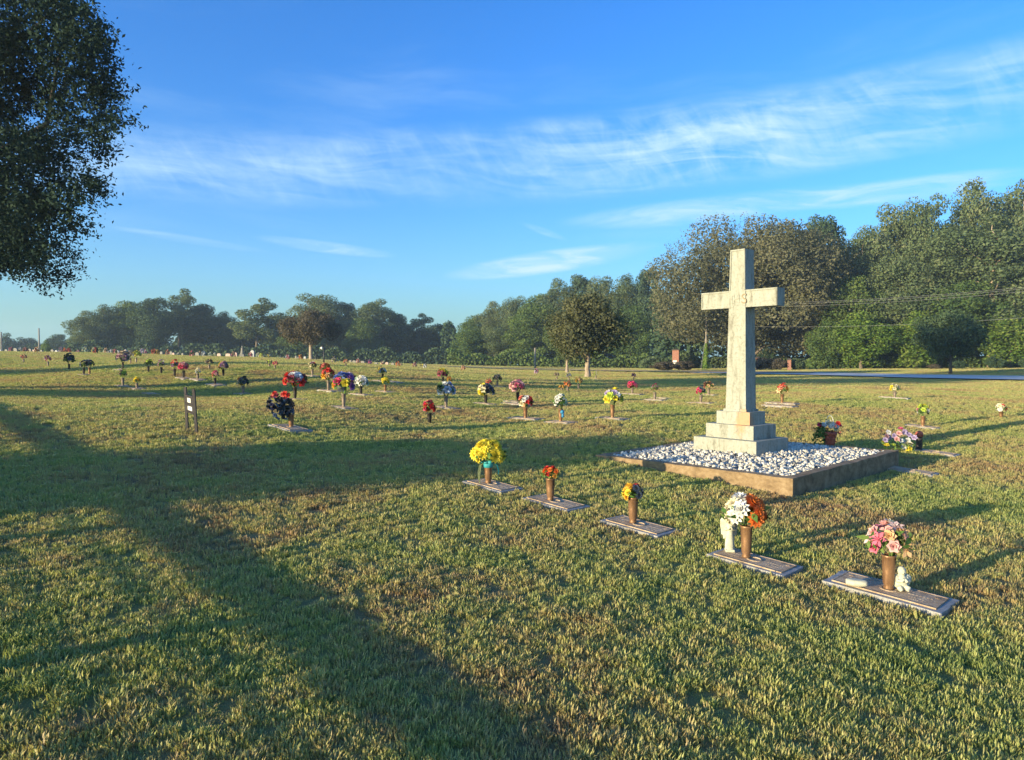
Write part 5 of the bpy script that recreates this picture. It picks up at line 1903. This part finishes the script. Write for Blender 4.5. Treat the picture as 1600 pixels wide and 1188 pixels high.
pole(62, 552, px_z(513, 170), 170, 'tall wooden pole rising over the low far left trees', 0.20, False)
pole(3, 552, px_z(519, 165), 165, 'wooden pole at the left edge of the picture', 0.22, False)
WZ1, WZ2, WZ3 = 9.6, 9.6, 9.6
pa = pole(1103, 572, 9.0, 97, 'vine covered pole with a guy wire left of the cross', 0.14, True, R(60), True)
pb = pole(836, 575, 3.4, 104, 'bare pale trunk at the foot of the green slope', 0.16, False, R(60))  # pale tree trunk, modelled as a plain pole
pc = pole(1830, 575, 9.6, 62, 'utility pole beyond the right edge', 0.14, True, R(60))


def wire(a, c, za, zc, off, label):
    bm = bmesh.new()
    d = (Vector((c.x, c.y, 0)) - Vector((a.x, a.y, 0))).normalized()
    n = Vector((d.y, -d.x, 0)) * off
    pts = []
    for t in np.linspace(0, 1, 24):
        q = Vector((a.x, a.y, za)).lerp(Vector((c.x, c.y, zc)), t) + n
        q.z -= 4 * t * (1 - t) * 0.9
        pts.append(q)
    o0 = pts[0].copy()
    b_tube(bm, [q - o0 for q in pts], 0.008, 5)
    o = link('power_line', bm_mesh('power_line', bm, M['wire']), loc=o0)
    tag(o, label, 'cable', 'power lines in front of the right wood')


for off, dz, nm in ((-0.95, 0.25, 'upper'), (0.0, 0.0, 'middle'), (0.95, -0.35, 'lower')):
    wire(pa, pc, 9.25 + dz, 9.25 + dz, off, nm + ' of three power lines crossing the tall right hand trees')
wire(pa, pc, 6.4, 6.4, 0.16, 'lone lower cable across the right hand trees')


def lamp_post():
    p = at(506, 568)
    k = p.y / F
    root = empty('lamp_post', p)
    tag(root, 'slim dark lamp post with a white lantern beside the brown crowned tree', 'lamp post')
    H = 26 * k
    bm = bmesh.new()
    b_tube(bm, [(0, 0, -0.2), (0, 0, H)], [0.06, 0.045], 8)
    b_tube(bm, [(0, 0, H), (-1.5 * k, 0, H + 0.15), (-3 * k, 0, H)], 0.04, 6)
    link('post', bm_mesh('post', bm, M['metal_dark'], smooth=True), root)
    bm = bmesh.new()
    b_lathe(bm, [(0.5 * k, H - 4.5 * k), (1.6 * k, H - 3.5 * k), (1.8 * k, H - 0.8 * k), (0.6 * k, H - 0.1 * k)], 12, cx=-3.2 * k)
    link('lantern', bm_mesh('lantern', bm, M['lantern_white'], smooth=True), root)


lamp_post()


# houses, shed and cars at the far edge
def house(cx, base, D, w, wall_h, roof_h, depth, wm, rm, label, rz, hip=False, chimney=False):
    p = atd(cx, D)
    k = D / F
    root = empty('house', p, rz)
    tag(root, label, 'house')
    W, Hw, Hr = w * k, wall_h * k, roof_h * k
    bm = bmesh.new()
    b_box(bm, 0, 0, -0.5, W, depth, Hw + 0.5)
    link('wall', bm_mesh('wall', bm, wm), root)
    bm = bmesh.new()
    e = 0.4
    rdg = W / 2 - (depth / 2 if hip else -e)
    vs = [bm.verts.new(c) for c in ((-W / 2 - e, -depth / 2 - e, Hw + 0.003), (W / 2 + e, -depth / 2 - e, Hw + 0.003), (W / 2 + e, depth / 2 + e, Hw + 0.003), (-W / 2 - e, depth / 2 + e, Hw + 0.003), (-rdg, 0, Hw + Hr), (rdg, 0, Hw + Hr))]
    for f in ((0, 1, 5, 4), (2, 3, 4, 5), (1, 2, 5), (3, 0, 4), (3, 2, 1, 0)):
        bm.faces.new([vs[i] for i in f])
    roof = link('roof', bm_mesh('roof', bm, rm), root)
    if chimney:
        bm = bmesh.new()
        b_box(bm, -W * 0.12, 0, Hw, 0.9, 0.8, Hr + 0.9)
        link('chimney', bm_mesh('chimney', bm, M['brick']), roof)
    for s in (-0.28, 0.28):
        bm = bmesh.new()
        b_box(bm, s * W, -depth / 2 - 0.03, Hw * 0.35, 1.0, 0.06, Hw * 0.4)
        link('window', bm_mesh('window', bm, M['glass']), root)
    bm = bmesh.new()
    b_box(bm, 0, -depth / 2 - 0.03, 0, 0.9, 0.06, min(2.0, Hw * 0.85))
    link('door', bm_mesh('door', bm, M['wall_dark']), root)


house(640, 572, 158, 30, 8, 7, 7, M['wall_dark'], M['roof_grey'], 'house with a grey hipped roof half sunk behind the lawn', R(-12), True)
house(676, 572, 156, 17, 8, 2.2, 5, M['wall_white'], M['roof_grey'], 'low white house with a brick chimney', R(-15), False, True)
house(740, 574, 150, 26, 5, 7, 6, M['wall_dark'], M['roof_grey'], 'dark gabled shed before the foot of the wooded slope', R(-10))


def car(cx, D, mat, label, rz):
    p = atd(cx, D)
    root = empty('parked_car', p, rz)
    tag(root, label, 'car', 'cars parked at the far edge of the lawn')
    bm = bmesh.new()
    prof = [(-2.2, 0.35), (2.2, 0.35), (2.25, 0.75), (1.5, 0.92), (0.9, 1.42), (-1.0, 1.45), (-1.8, 0.98), (-2.25, 0.85)]
    s = [[bm.verts.new((x, y, z)) for x, z in prof] for y in (-0.85, 0.85)]
    bm.faces.new(s[0])
    bm.faces.new(s[1][::-1])
    for k in range(8):
        bm.faces.new((s[0][k], s[1][k], s[1][(k + 1) % 8], s[0][(k + 1) % 8]))
    bmesh.ops.recalc_face_normals(bm, faces=bm.faces)
    link('body', bm_mesh('body', bm, mat, bevel=0.06), root)
    for y in (-0.87, 0.87):
        bm = bmesh.new()
        vs = [bm.verts.new((x, y, z)) for x, z in ((1.25, 0.97), (0.82, 1.34), (-0.95, 1.36), (-1.55, 1.0))]
        vb = [bm.verts.new((x, y * 0.95, z)) for x, z in ((1.25, 0.97), (0.82, 1.34), (-0.95, 1.36), (-1.55, 1.0))]
        bm.faces.new(vs)
        bm.faces.new(vb[::-1])
        for k in range(4):
            bm.faces.new((vs[k], vb[k], vb[(k + 1) % 4], vs[(k + 1) % 4]))
        link('window', bm_mesh('window', bm, M['glass']), root)
    for x in (-1.4, 1.4):
        for y in (-0.80, 0.80):
            bm = bmesh.new()
            bmesh.ops.create_cone(bm, cap_ends=True, segments=14, radius1=0.33, radius2=0.33, depth=0.22, matrix=Matrix.Translation((x, y, 0.33)) @ Matrix.Rotation(math.pi / 2, 4, 'X'))
            link('wheel', bm_mesh('wheel', bm, M['rubber']), root)


car(767, 146, M['car_dark'], 'small dark car parked right of the dark shed', R(8))
car(752, 143, M['car_white'], 'pale car parked against the dark shed', R(75))

# ------------------------------------------------------------------ far rows of headstones and flowers
FAR = [  # px, kind (s pale, g grey, r rose, or a colour list), width px, height px
    (2, 'g', 4, 5), (11, 's', 6, 6), (25, 's', 9, 8), (31, ['white', 'cream'], 7, 9), (41, ['coral', 'brown'], 8, 9), (48, 's', 6, 7), (53, 'r', 5, 6), (66, 's', 4, 5),
    (83, 's', 6, 6), (89, 'g', 6, 5), (95, 's', 6, 6), (101, ['orange', 'coral'], 8, 8), (108, ['red', 'coral'], 7, 8), (122, ['white', 'pink'], 5, 6), (133, ['mint', 'cream'], 8, 10),
    (146, ['cream', 'yellow'], 5, 9), (157, ['lime', 'tan'], 5, 10), (164, 's', 4, 6), (169, 's', 6, 5), (174, ['white'], 4, 7), (180, 's', 6, 5), (185, 'g', 4, 5),
    (197, 'g', 4, 7), (227, ['pink', 'white'], 5, 9), (241, ['orange', 'red'], 8, 9), (253, 's', 5, 6), (262, ['mint', 'white'], 4, 6), (268, 's', 5, 7), (272, 'r', 4, 5),
    (279, ['white', 'tan'], 4, 6), (286, 's', 4, 5), (302, 's', 6, 4), (309, 's', 7, 7), (313, ['brown', 'tan'], 6, 9), (318, 's', 5, 7), (328, ['white', 'mint'], 5, 7), (336, ['white', 'lime'], 5, 7),
    (343, 'r', 7, 6), (357, 'r', 9, 6), (369, 'r', 5, 8), (395, 'g', 7, 12), (404, ['cream', 'mint'], 8, 8), (411, 's', 4, 5), (420, ['yellow', 'white'], 8, 7), (438, ['white', 'grey'], 3, 5),
    (445, 's', 6, 4), (463, 's', 3, 6), (468, 's', 6, 5), (477, 'g', 4, 6), (493, ['grey', 'green'], 5, 8), (527, ['lime', 'white'], 6, 7), (533, ['dark', 'green'], 5, 5),
    (548, 's', 4, 5), (554, 's', 6, 5), (567, 's', 7, 5), (573, ['pink', 'tan'], 4, 8), (579, 's', 3, 5), (588, 's', 5, 4), (598, ['cream', 'pink'], 7, 6), (605, 'r', 5, 5),
    (614, 's', 5, 5), (620, ['pink', 'coral'], 4, 6), (627, ['cream', 'tan'], 4, 5), (660, ['yellow', 'cream'], 8, 5),
    (18, ['pink', 'mint'], 7, 8, 76), (58, ['orange', 'cream'], 6, 9, 72), (96, ['mauve', 'grey'], 7, 9, 70), (150, ['red', 'dark'], 7, 10, 66), (166, ['peach', 'grey'], 6, 9, 70), (180, ['rose', 'green'], 7, 9, 64),
    (222, ['lilac', 'white'], 7, 10, 66), (246, ['gold', 'green'], 7, 9, 68), (262, ['coral', 'cream'], 6, 9, 72), (300, ['pink', 'green'], 7, 10, 62), (318, ['sky', 'white'], 6, 9, 70), (365, ['tan', 'rose'], 7, 9, 64),
    (392, ['red', 'white'], 6, 9, 66), (408, ['lime', 'yellow'], 6, 8, 72), (450, ['hot', 'white'], 7, 9, 60), (470, ['amber', 'red'], 7, 9, 64), (522, ['mauve', 'cream'], 7, 9, 58), (560, ['coral', 'white'], 7, 9, 62),
    (578, ['purple', 'pink'], 7, 8, 66), (622, ['orange', 'tan'], 7, 9, 60), (648, ['rose', 'cream'], 7, 8, 66), (664, ['white', 'blue'], 6, 8, 62), (724, ['peach', 'pink'], 7, 9, 58), (838, ['lilac', 'pink'], 7, 9, 56)]
FAR = [(f + (None,))[:5] for f in FAR]
HS = {}
for nm, mt in (('s', 'stone'), ('g', 'stone_grey'), ('r', 'stone_rose')):
    bm = bmesh.new()
    b_box(bm, 0, 0, -0.1, 1.12, 0.46, 0.26)
    me_b = bm_mesh('plinth', bm, M[mt], bevel=0.01)
    bm = bmesh.new()
    prof = [(-0.5, 0.155), (0.5, 0.155), (0.5, 0.82), (0.36, 0.93), (0.15, 1.0), (-0.15, 1.0), (-0.36, 0.93), (-0.5, 0.82)]
    s = [[bm.verts.new((x, y, z)) for x, z in prof] for y in (-0.12, 0.12)]
    bm.faces.new(s[0])
    bm.faces.new(s[1][::-1])
    for k in range(8):
        bm.faces.new((s[0][k], s[1][k], s[1][(k + 1) % 8], s[0][(k + 1) % 8]))
    bmesh.ops.recalc_face_normals(bm, faces=bm.faces)
    HS[nm] = (me_b, bm_mesh('slab', bm, M[mt], bevel=0.015))
FB = {}
last, nth = 'the left edge', 0
LM = [(3, 'the pole at the left edge'), (62, 'the tall left pole'), (108, 'the dark green bouquet'), (192, 'the wide mauve bouquet'), (213, 'the bright yellow bouquet'), (243, 'the red over purple bouquet'),
      (281, 'the tallest left tree'), (349, 'the amber and purple bouquet'), (402, 'the airy left tree'), (430, 'the coral bouquet'), (486, 'the brown crowned tree'), (540, 'the peach bouquet'), (592, 'the pale topped tree'), (640, 'the grey roofed house'), (676, 'the white house'), (724, 'the dark shed'), (850, 'the bare pale trunk')]
WORD = {'s': 'pale', 'g': 'grey', 'r': 'rose tinted'}
for i, (px, kd, w, h, dd_) in enumerate(FAR):
    base = np.interp(px, [0, 50, 150, 300, 400, 500, 600, 680], [551.5, 552.5, 556.5, 560, 562, 566, 570, 571])
    D = dd_ or 84 + (i * 37 % 7) * 0.8
    k = D / F
    p = atd(px, D)
    k = D / F
    if isinstance(kd, str):
        root = empty('headstone', p, R(-20))
        root.scale = (w * k, max(0.8, w * k), h * k)
        nth += 1
        o_ = ('first', 'second', 'third', 'fourth', 'fifth', 'sixth', 'seventh', 'eighth')[nth - 1]
        tag(root, '%s upright headstone in the far row, %s right of %s' % (WORD[kd], o_, last), 'headstone', 'headstones in the far row')
        link('plinth', HS[kd][0], root)
        link('slab', HS[kd][1], root)
    else:
        key = tuple(kd)
        if key not in FB:
            FB[key] = small_bouquet_mesh(kd, 500 + i, 26)
        o = link('flower_bouquet', FB[key], loc=(p.x, p.y, p.z - 0.02), scale=(w * k * 0.56, w * k * 0.56, h * k))
        nmx = ' and '.join(dict.fromkeys(kd))
        if dd_ is None:
            last, nth = 'tiny %s flowers' % nmx, 0
        lm = LM[min(range(len(LM)), key=lambda q: abs(LM[q][0] - px))][1]
        tag(o, 'tiny %s flowers in the far %s near %s' % (nmx, 'field' if dd_ else 'row', lm), 'bouquet', 'tiny flowers in the far row')
# pale statue among them
p = atd(379, 84)
bm = bmesh.new()
b_box(bm, 0, 0, -0.1, 0.55, 0.5, 0.5)
b_lathe(bm, [(0.24, 0.38), (0.19, 0.7), (0.15, 1.0), (0.17, 1.12), (0.07, 1.2), (0.09, 1.28), (0.08, 1.38), (0.02, 1.42)], 12)
o = link('statue', bm_mesh('statue', bm, M['stone'], smooth=False), loc=p)
tag(o, 'small pale blue white standing statue in the far row', 'statue')

# ------------------------------------------------------------------ the near tree at the left edge
def near_tree():
    D = 19.0
    k = D / F
    g = np.random.default_rng(77)
    base = hz1(-17.5, D + 1)
    # lobes: px, py, radius px; depth spread round D
    L = [(150, 45, 34), (118, 30, 40), (70, 20, 55), (160, 100, 34), (185, 140, 22), (182, 190, 24), (196, 205, 13), (150, 150, 34), (120, 95, 44), (165, 225, 20), (128, 205, 34),
         (95, 160, 46), (60, 90, 55), (30, 150, 55), (85, 245, 36), (120, 262, 26), (150, 300, 20), (168, 312, 10), (125, 315, 22), (95, 300, 30), (60, 250, 42), (25, 260, 50),
         (110, 352, 26), (140, 362, 12), (85, 345, 30), (60, 330, 34), (50, 375, 28), (80, 378, 16), (30, 345, 36), (25, 395, 26), (62, 405, 16), (82, 412, 9), (12, 412, 22), (40, 425, 11), (8, 300, 40), (0, 350, 40), (0, 200, 60), (0, 60, 70), (176, 80, 16), (190, 165, 12), (175, 250, 9)]
    lobes = []
    for px, py, r in L:
        for rep in range(2):
            dy = g.normal() * 1.5
            lobes.append(((px - 20 - CX + g.normal() * 4) / F * (D + dy), D + dy, px_z(py - 14 + g.normal() * 4, D + dy), r * (D + dy) / F * (0.80 if rep == 0 else 0.58)))
    # the part outside the picture: keep the crown going round the trunk
    for i in range(60):
        a = g.uniform(0, 6.28)
        rr = 5.4 * math.sqrt(g.random())
        zz = g.uniform(4.5, 13.5)
        x, y = -18.5 + math.cos(a) * rr, D + 0.5 + math.sin(a) * rr
        if x < -14.6:
            lobes.append((x, y, zz, g.uniform(0.8, 1.5)))
    root = empty('oak_tree', (-18.5, D + 0.5, hz1(-18.5, D + 0.5)))
    tag(root, 'big dark oak leaning into the top left corner', 'tree')
    o = np.array(root.location)
    lobes = [(a - o[0], b - o[1], c - o[2], r) for a, b, c, r in lobes]
    # leaves grouped in twig sprays so that the edge looks ragged
    la = np.array(lobes)
    n_tw = 28000
    w = la[:, 3] ** 2
    idx = g.choice(len(la), n_tw, p=w / w.sum())
    d = g.normal(size=(n_tw, 3))
    d /= np.linalg.norm(d, axis=1, keepdims=True)
    r = la[idx, 3] * (0.25 + 0.85 * g.random(n_tw) ** 0.65)
    tw = la[idx, :3] + d * r[:, None] * np.array((1, 1, 0.72))
    u = d + g.normal(size=(n_tw, 3)) * 0.5 + np.array((0.25, 0, -0.05))
    u /= np.linalg.norm(u, axis=1, keepdims=True)
    # feathery ends beyond the lobes
    ns = 1500
    i2 = g.choice(82, ns)
    d2 = g.normal(size=(ns, 3)) + np.array((0.7, 0, 0.05))
    d2 /= np.linalg.norm(d2, axis=1, keepdims=True)
    tw2 = la[i2, :3] + d2 * (la[i2, 3] * 0.95)[:, None] * np.array((1, 1, 0.72))
    tw = np.concatenate([tw, tw2])
    u = np.concatenate([u, d2 + g.normal(size=(ns, 3)) * 0.25])
    lim = np.concatenate([np.full(n_tw, 0.42), g.uniform(0.3, 0.65, ns)])
    n_tw += ns
    m = 9
    t = g.random((n_tw, m)) * lim[:, None]
    c = tw[:, None] + u[:, None] * t[..., None] + g.normal(size=(n_tw, m, 3)) * 0.05
    c = c.reshape(-1, 3)
    v, q = leaf_cards(c, g.normal(size=(len(c), 3)) + np.array((0, 0, 0.5)), g.uniform(0.07, 0.14, len(c)), 0.48, 0.1, g)
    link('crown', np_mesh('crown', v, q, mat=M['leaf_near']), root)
    link('trunk', trunk_mesh(77, 13.5, 3.5, [l for l in lobes if l[3] > 0.5], 0.42, M['bark_dark'], 0.75, 34), root)


near_tree()


# ------------------------------------------------------------------ unseen things set just outside the picture to throw the long shadows
def outside():
    # unseen slatted rail, added to cast the diagonal shadow edge and half-light
    b0, b1 = np.array(at(845, 1158)[:2]), np.array(at(283, 800)[:2])
    b1 = b0 + (b1 - b0) * 3.1
    s = 2.2
    d = (b1 - b0) / np.linalg.norm(b1 - b0)
    root = empty('shadow_rail', (b0[0] - SUN_DIR[0] * s, b0[1] - SUN_DIR[1] * s, 0))
    tag(root, 'unseen low slatted rail added outside the picture to shade the lawn', 'fence')
    o = np.array(root.location)
    ln = np.linalg.norm(b1 - b0) + 3
    n = 9
    pts = [b0 - d * 3 + d * (ln + 2) * t for t in np.linspace(0, 1, n)]
    tan = math.tan(SUN_EL)
    P = []
    for p in pts:
        q = p - np.array(SUN_DIR) * s
        P.append((q[0] - o[0], q[1] - o[1], hz1(*p) + s * tan, hz1(*q)))
    for a in P:
        bm = bmesh.new()
        b_box(bm, a[0], a[1], a[3] - 0.3, 0.09, 0.09, a[2] - a[3] + 0.31)
        link('post', bm_mesh('post', bm, M['wood_pole']), root)
    for a, c in zip(P[:-1], P[1:]):
        for z0, z1 in ((-0.040, 0.032), (-0.085, -0.074), (-0.150, -0.142)):
            bm = bmesh.new()
            vs = []
            nrm = np.array((d[1], -d[0])) * 0.012
            for e in (a, c):
                for sg in (-1, 1):
                    for zz in (z0, z1):
                        vs.append(bm.verts.new((e[0] + nrm[0] * sg, e[1] + nrm[1] * sg, e[2] + zz)))
            bmesh.ops.convex_hull(bm, input=vs)
            link('slat', bm_mesh('slat', bm, M['wood_pole']), root)
    # a shrub and two trees farther off to the left
    q = at(430, 730)
    x, y = q.x - SUN_DIR[0] * 10.5, q.y - SUN_DIR[1] * 10.5
    plant_tree('tall_shrub', KD['bush'], (x, y, hz1(x, y)), 2.05, 1.55, 'leafy shrub outside the picture on the left', 0.3, cat='shrub')
    for x, y, H, rx, kk, nm in ((-62, 5, 9, 3.0, 'green_a', 'tallest'), (-50, -6, 8, 2.2, 'green_a', 'middle sized'), (-30, -9, 3.0, 0.8, 'green_a', 'smallest')):
        plant_tree('lawn_tree', KD[kk], (x, y, hz1(x, y)), H, rx, nm + ' lawn tree standing outside the picture on the left', x, group='lawn trees outside the picture')


outside()


# ------------------------------------------------------------------ grass
def build_grass():
    tc = bpy.data.collections.new('grass_tufts')
    g = np.random.default_rng(99)

    def tuft(n, rad, hmin, hmax, wid, name):
        V, Q, T = [], [], []
        for k in range(n):
            a = g.uniform(0, 6.28)
            r = rad * math.sqrt(g.random())
            bx, by = math.cos(a) * r, math.sin(a) * r
            h = g.uniform(hmin, hmax)
            la = a + g.normal() * 0.8
            lean = g.uniform(0.1, 0.75) * h
            w = wid * g.uniform(0.7, 1.3)
            dx, dy = math.cos(la), math.sin(la)
            sx, sy = -dy * w / 2, dx * w / 2
            b = len(V)
            V += [(bx - sx, by - sy, -0.01), (bx + sx, by + sy, -0.01),
                  (bx + dx * lean * 0.35 - sx * 0.85, by + dy * lean * 0.35 - sy * 0.85, h * 0.6), (bx + dx * lean * 0.35 + sx * 0.85, by + dy * lean * 0.35 + sy * 0.85, h * 0.6),
                  (bx + dx * lean, by + dy * lean, h * 0.95)]
            Q.append((b, b + 1, b + 3, b + 2))
            T.append((b + 2, b + 3, b + 4))
        o = bpy.data.objects.new(name, np_mesh(name, V, Q, T, M['grass']))
        tc.objects.link(o)

    for k in range(10):
        tuft(30, 0.045, 0.012, 0.038, 0.0060, 'grass_tuft')

    # points: density falls with distance; the lawn goes on well past both edges of the picture
    def scatter(d0, d1, dens0, dref):
        n = int(2 * (0.9 * (d0 + d1) / 2 + 5.5) * (d1 - d0) * dens0 * dref / ((d0 + d1) / 2))
        y = g.uniform(d0, d1, n)
        x = g.uniform(-1, 1, n) * (0.9 * y + 5.5)
        return x, y, n

    xs, ys, sc_ = [], [], []
    for d0, d1, dens, dref, s in ((0.5, 2.6, 300, 2.0, 1.0), (2.6, 4.2, 480, 3.4, 1.0), (4.2, 6.0, 480, 3.8, 1.0), (6.0, 9.0, 340, 6.0, 1.15), (9.0, 12.0, 340, 6.0, 1.15), (12.0, 19.0, 190, 12.0, 1.25), (19.0, 30.0, 190, 12.0, 1.25), (30.0, 62.0, 58, 30.0, 1.9), (62.0, 125.0, 21, 62.0, 2.9)):
        x, y, n = scatter(d0, d1, dens, dref)
        xs.append(x)
        ys.append(y)
        sc_.append(s * g.uniform(0.7, 1.25, n))
    x, y, s = np.concatenate(xs), np.concatenate(ys), np.concatenate(sc_)
    keep = np.ones(len(x), bool)
    for c, a, hx, hy in EXCL:
        dx, dy = x - c[0], y - c[1]
        u = dx * math.cos(a) + dy * math.sin(a)
        v = -dx * math.sin(a) + dy * math.cos(a)
        mg = 0.07 if hx > 1 else 0.02
        keep &= ~((np.abs(u) < hx + mg) & (np.abs(v) < hy + mg))
    # keep the road and track clear
    for line, w in ((road_line, 5.4),):
        near = np.where((y > 40) & (x > 5))[0]
        for q in line[::2]:
            dd = (x[near] - q[0]) ** 2 + (y[near] - q[1]) ** 2
            keep[near[dd < (w + 0.2) ** 2]] = False
    tl = np.array([v.co[:2] for v in track.data.vertices])
    near = np.where((y > 50))[0]
    for q in tl[::3]:
        dd = (x[near] - q[0]) ** 2 + (y[near] - q[1]) ** 2
        keep[near[dd < 2.4 ** 2]] = False
    x, y, s = x[keep], y[keep], s[keep]
    # uneven growth: taller clumps and thin spots
    cl = np.sin(x * 5.1 + 1.3 * np.sin(y * 3.7)) * np.sin(y * 4.3 + 1.7 * np.sin(x * 2.9)) + 0.6 * np.sin(x * 13.0 + y * 3) * np.sin(y * 11.0 - x * 4)
    s = s * (1 + 0.17 * cl)
    z = hz(x, y)
    n = len(x)
    me = bpy.data.meshes.new('grass')
    me.vertices.add(n)
    me.vertices.foreach_set('co', np.stack([x, y, z], 1).astype(np.float32).ravel())
    a = me.attributes.new('rot', 'FLOAT_VECTOR', 'POINT')
    a.data.foreach_set('vector', np.stack([g.normal(0, 0.12, n), g.normal(0, 0.12, n), g.uniform(0, 6.28, n)], 1).astype(np.float32).ravel())
    a = me.attributes.new('scl', 'FLOAT', 'POINT')
    a.data.foreach_set('value', s.astype(np.float32))
    o = link('grass', me)
    tag(o, 'short clumpy green and straw coloured lawn grass', 'grass', kind='stuff')
    ng = bpy.data.node_groups.new('grass_scatter', 'GeometryNodeTree')
    ng.interface.new_socket('Geometry', in_out='INPUT', socket_type='NodeSocketGeometry')
    ng.interface.new_socket('Geometry', in_out='OUTPUT', socket_type='NodeSocketGeometry')
    N, L = ng.nodes, ng.links
    gi, go = N.new('NodeGroupInput'), N.new('NodeGroupOutput')
    ip = N.new('GeometryNodeInstanceOnPoints')
    ci = N.new('GeometryNodeCollectionInfo')
    ci.inputs['Collection'].default_value = tc
    ci.inputs['Separate Children'].default_value = True
    ci.inputs['Reset Children'].default_value = True
    ip.inputs['Pick Instance'].default_value = True
    ar = N.new('GeometryNodeInputNamedAttribute')
    ar.data_type = 'FLOAT_VECTOR'
    ar.inputs['Name'].default_value = 'rot'
    er = N.new('FunctionNodeEulerToRotation')
    as_ = N.new('GeometryNodeInputNamedAttribute')
    as_.data_type = 'FLOAT'
    as_.inputs['Name'].default_value = 'scl'
    L.new(gi.outputs[0], ip.inputs['Points'])
    L.new(ci.outputs[0], ip.inputs['Instance'])
    L.new(ar.outputs['Attribute'], er.inputs[0])
    L.new(er.outputs[0], ip.inputs['Rotation'])
    L.new(as_.outputs['Attribute'], ip.inputs['Scale'])
    L.new(ip.outputs[0], go.inputs[0])
    md = o.modifiers.new('scatter', 'NODES')
    md.node_group = ng


build_grass()
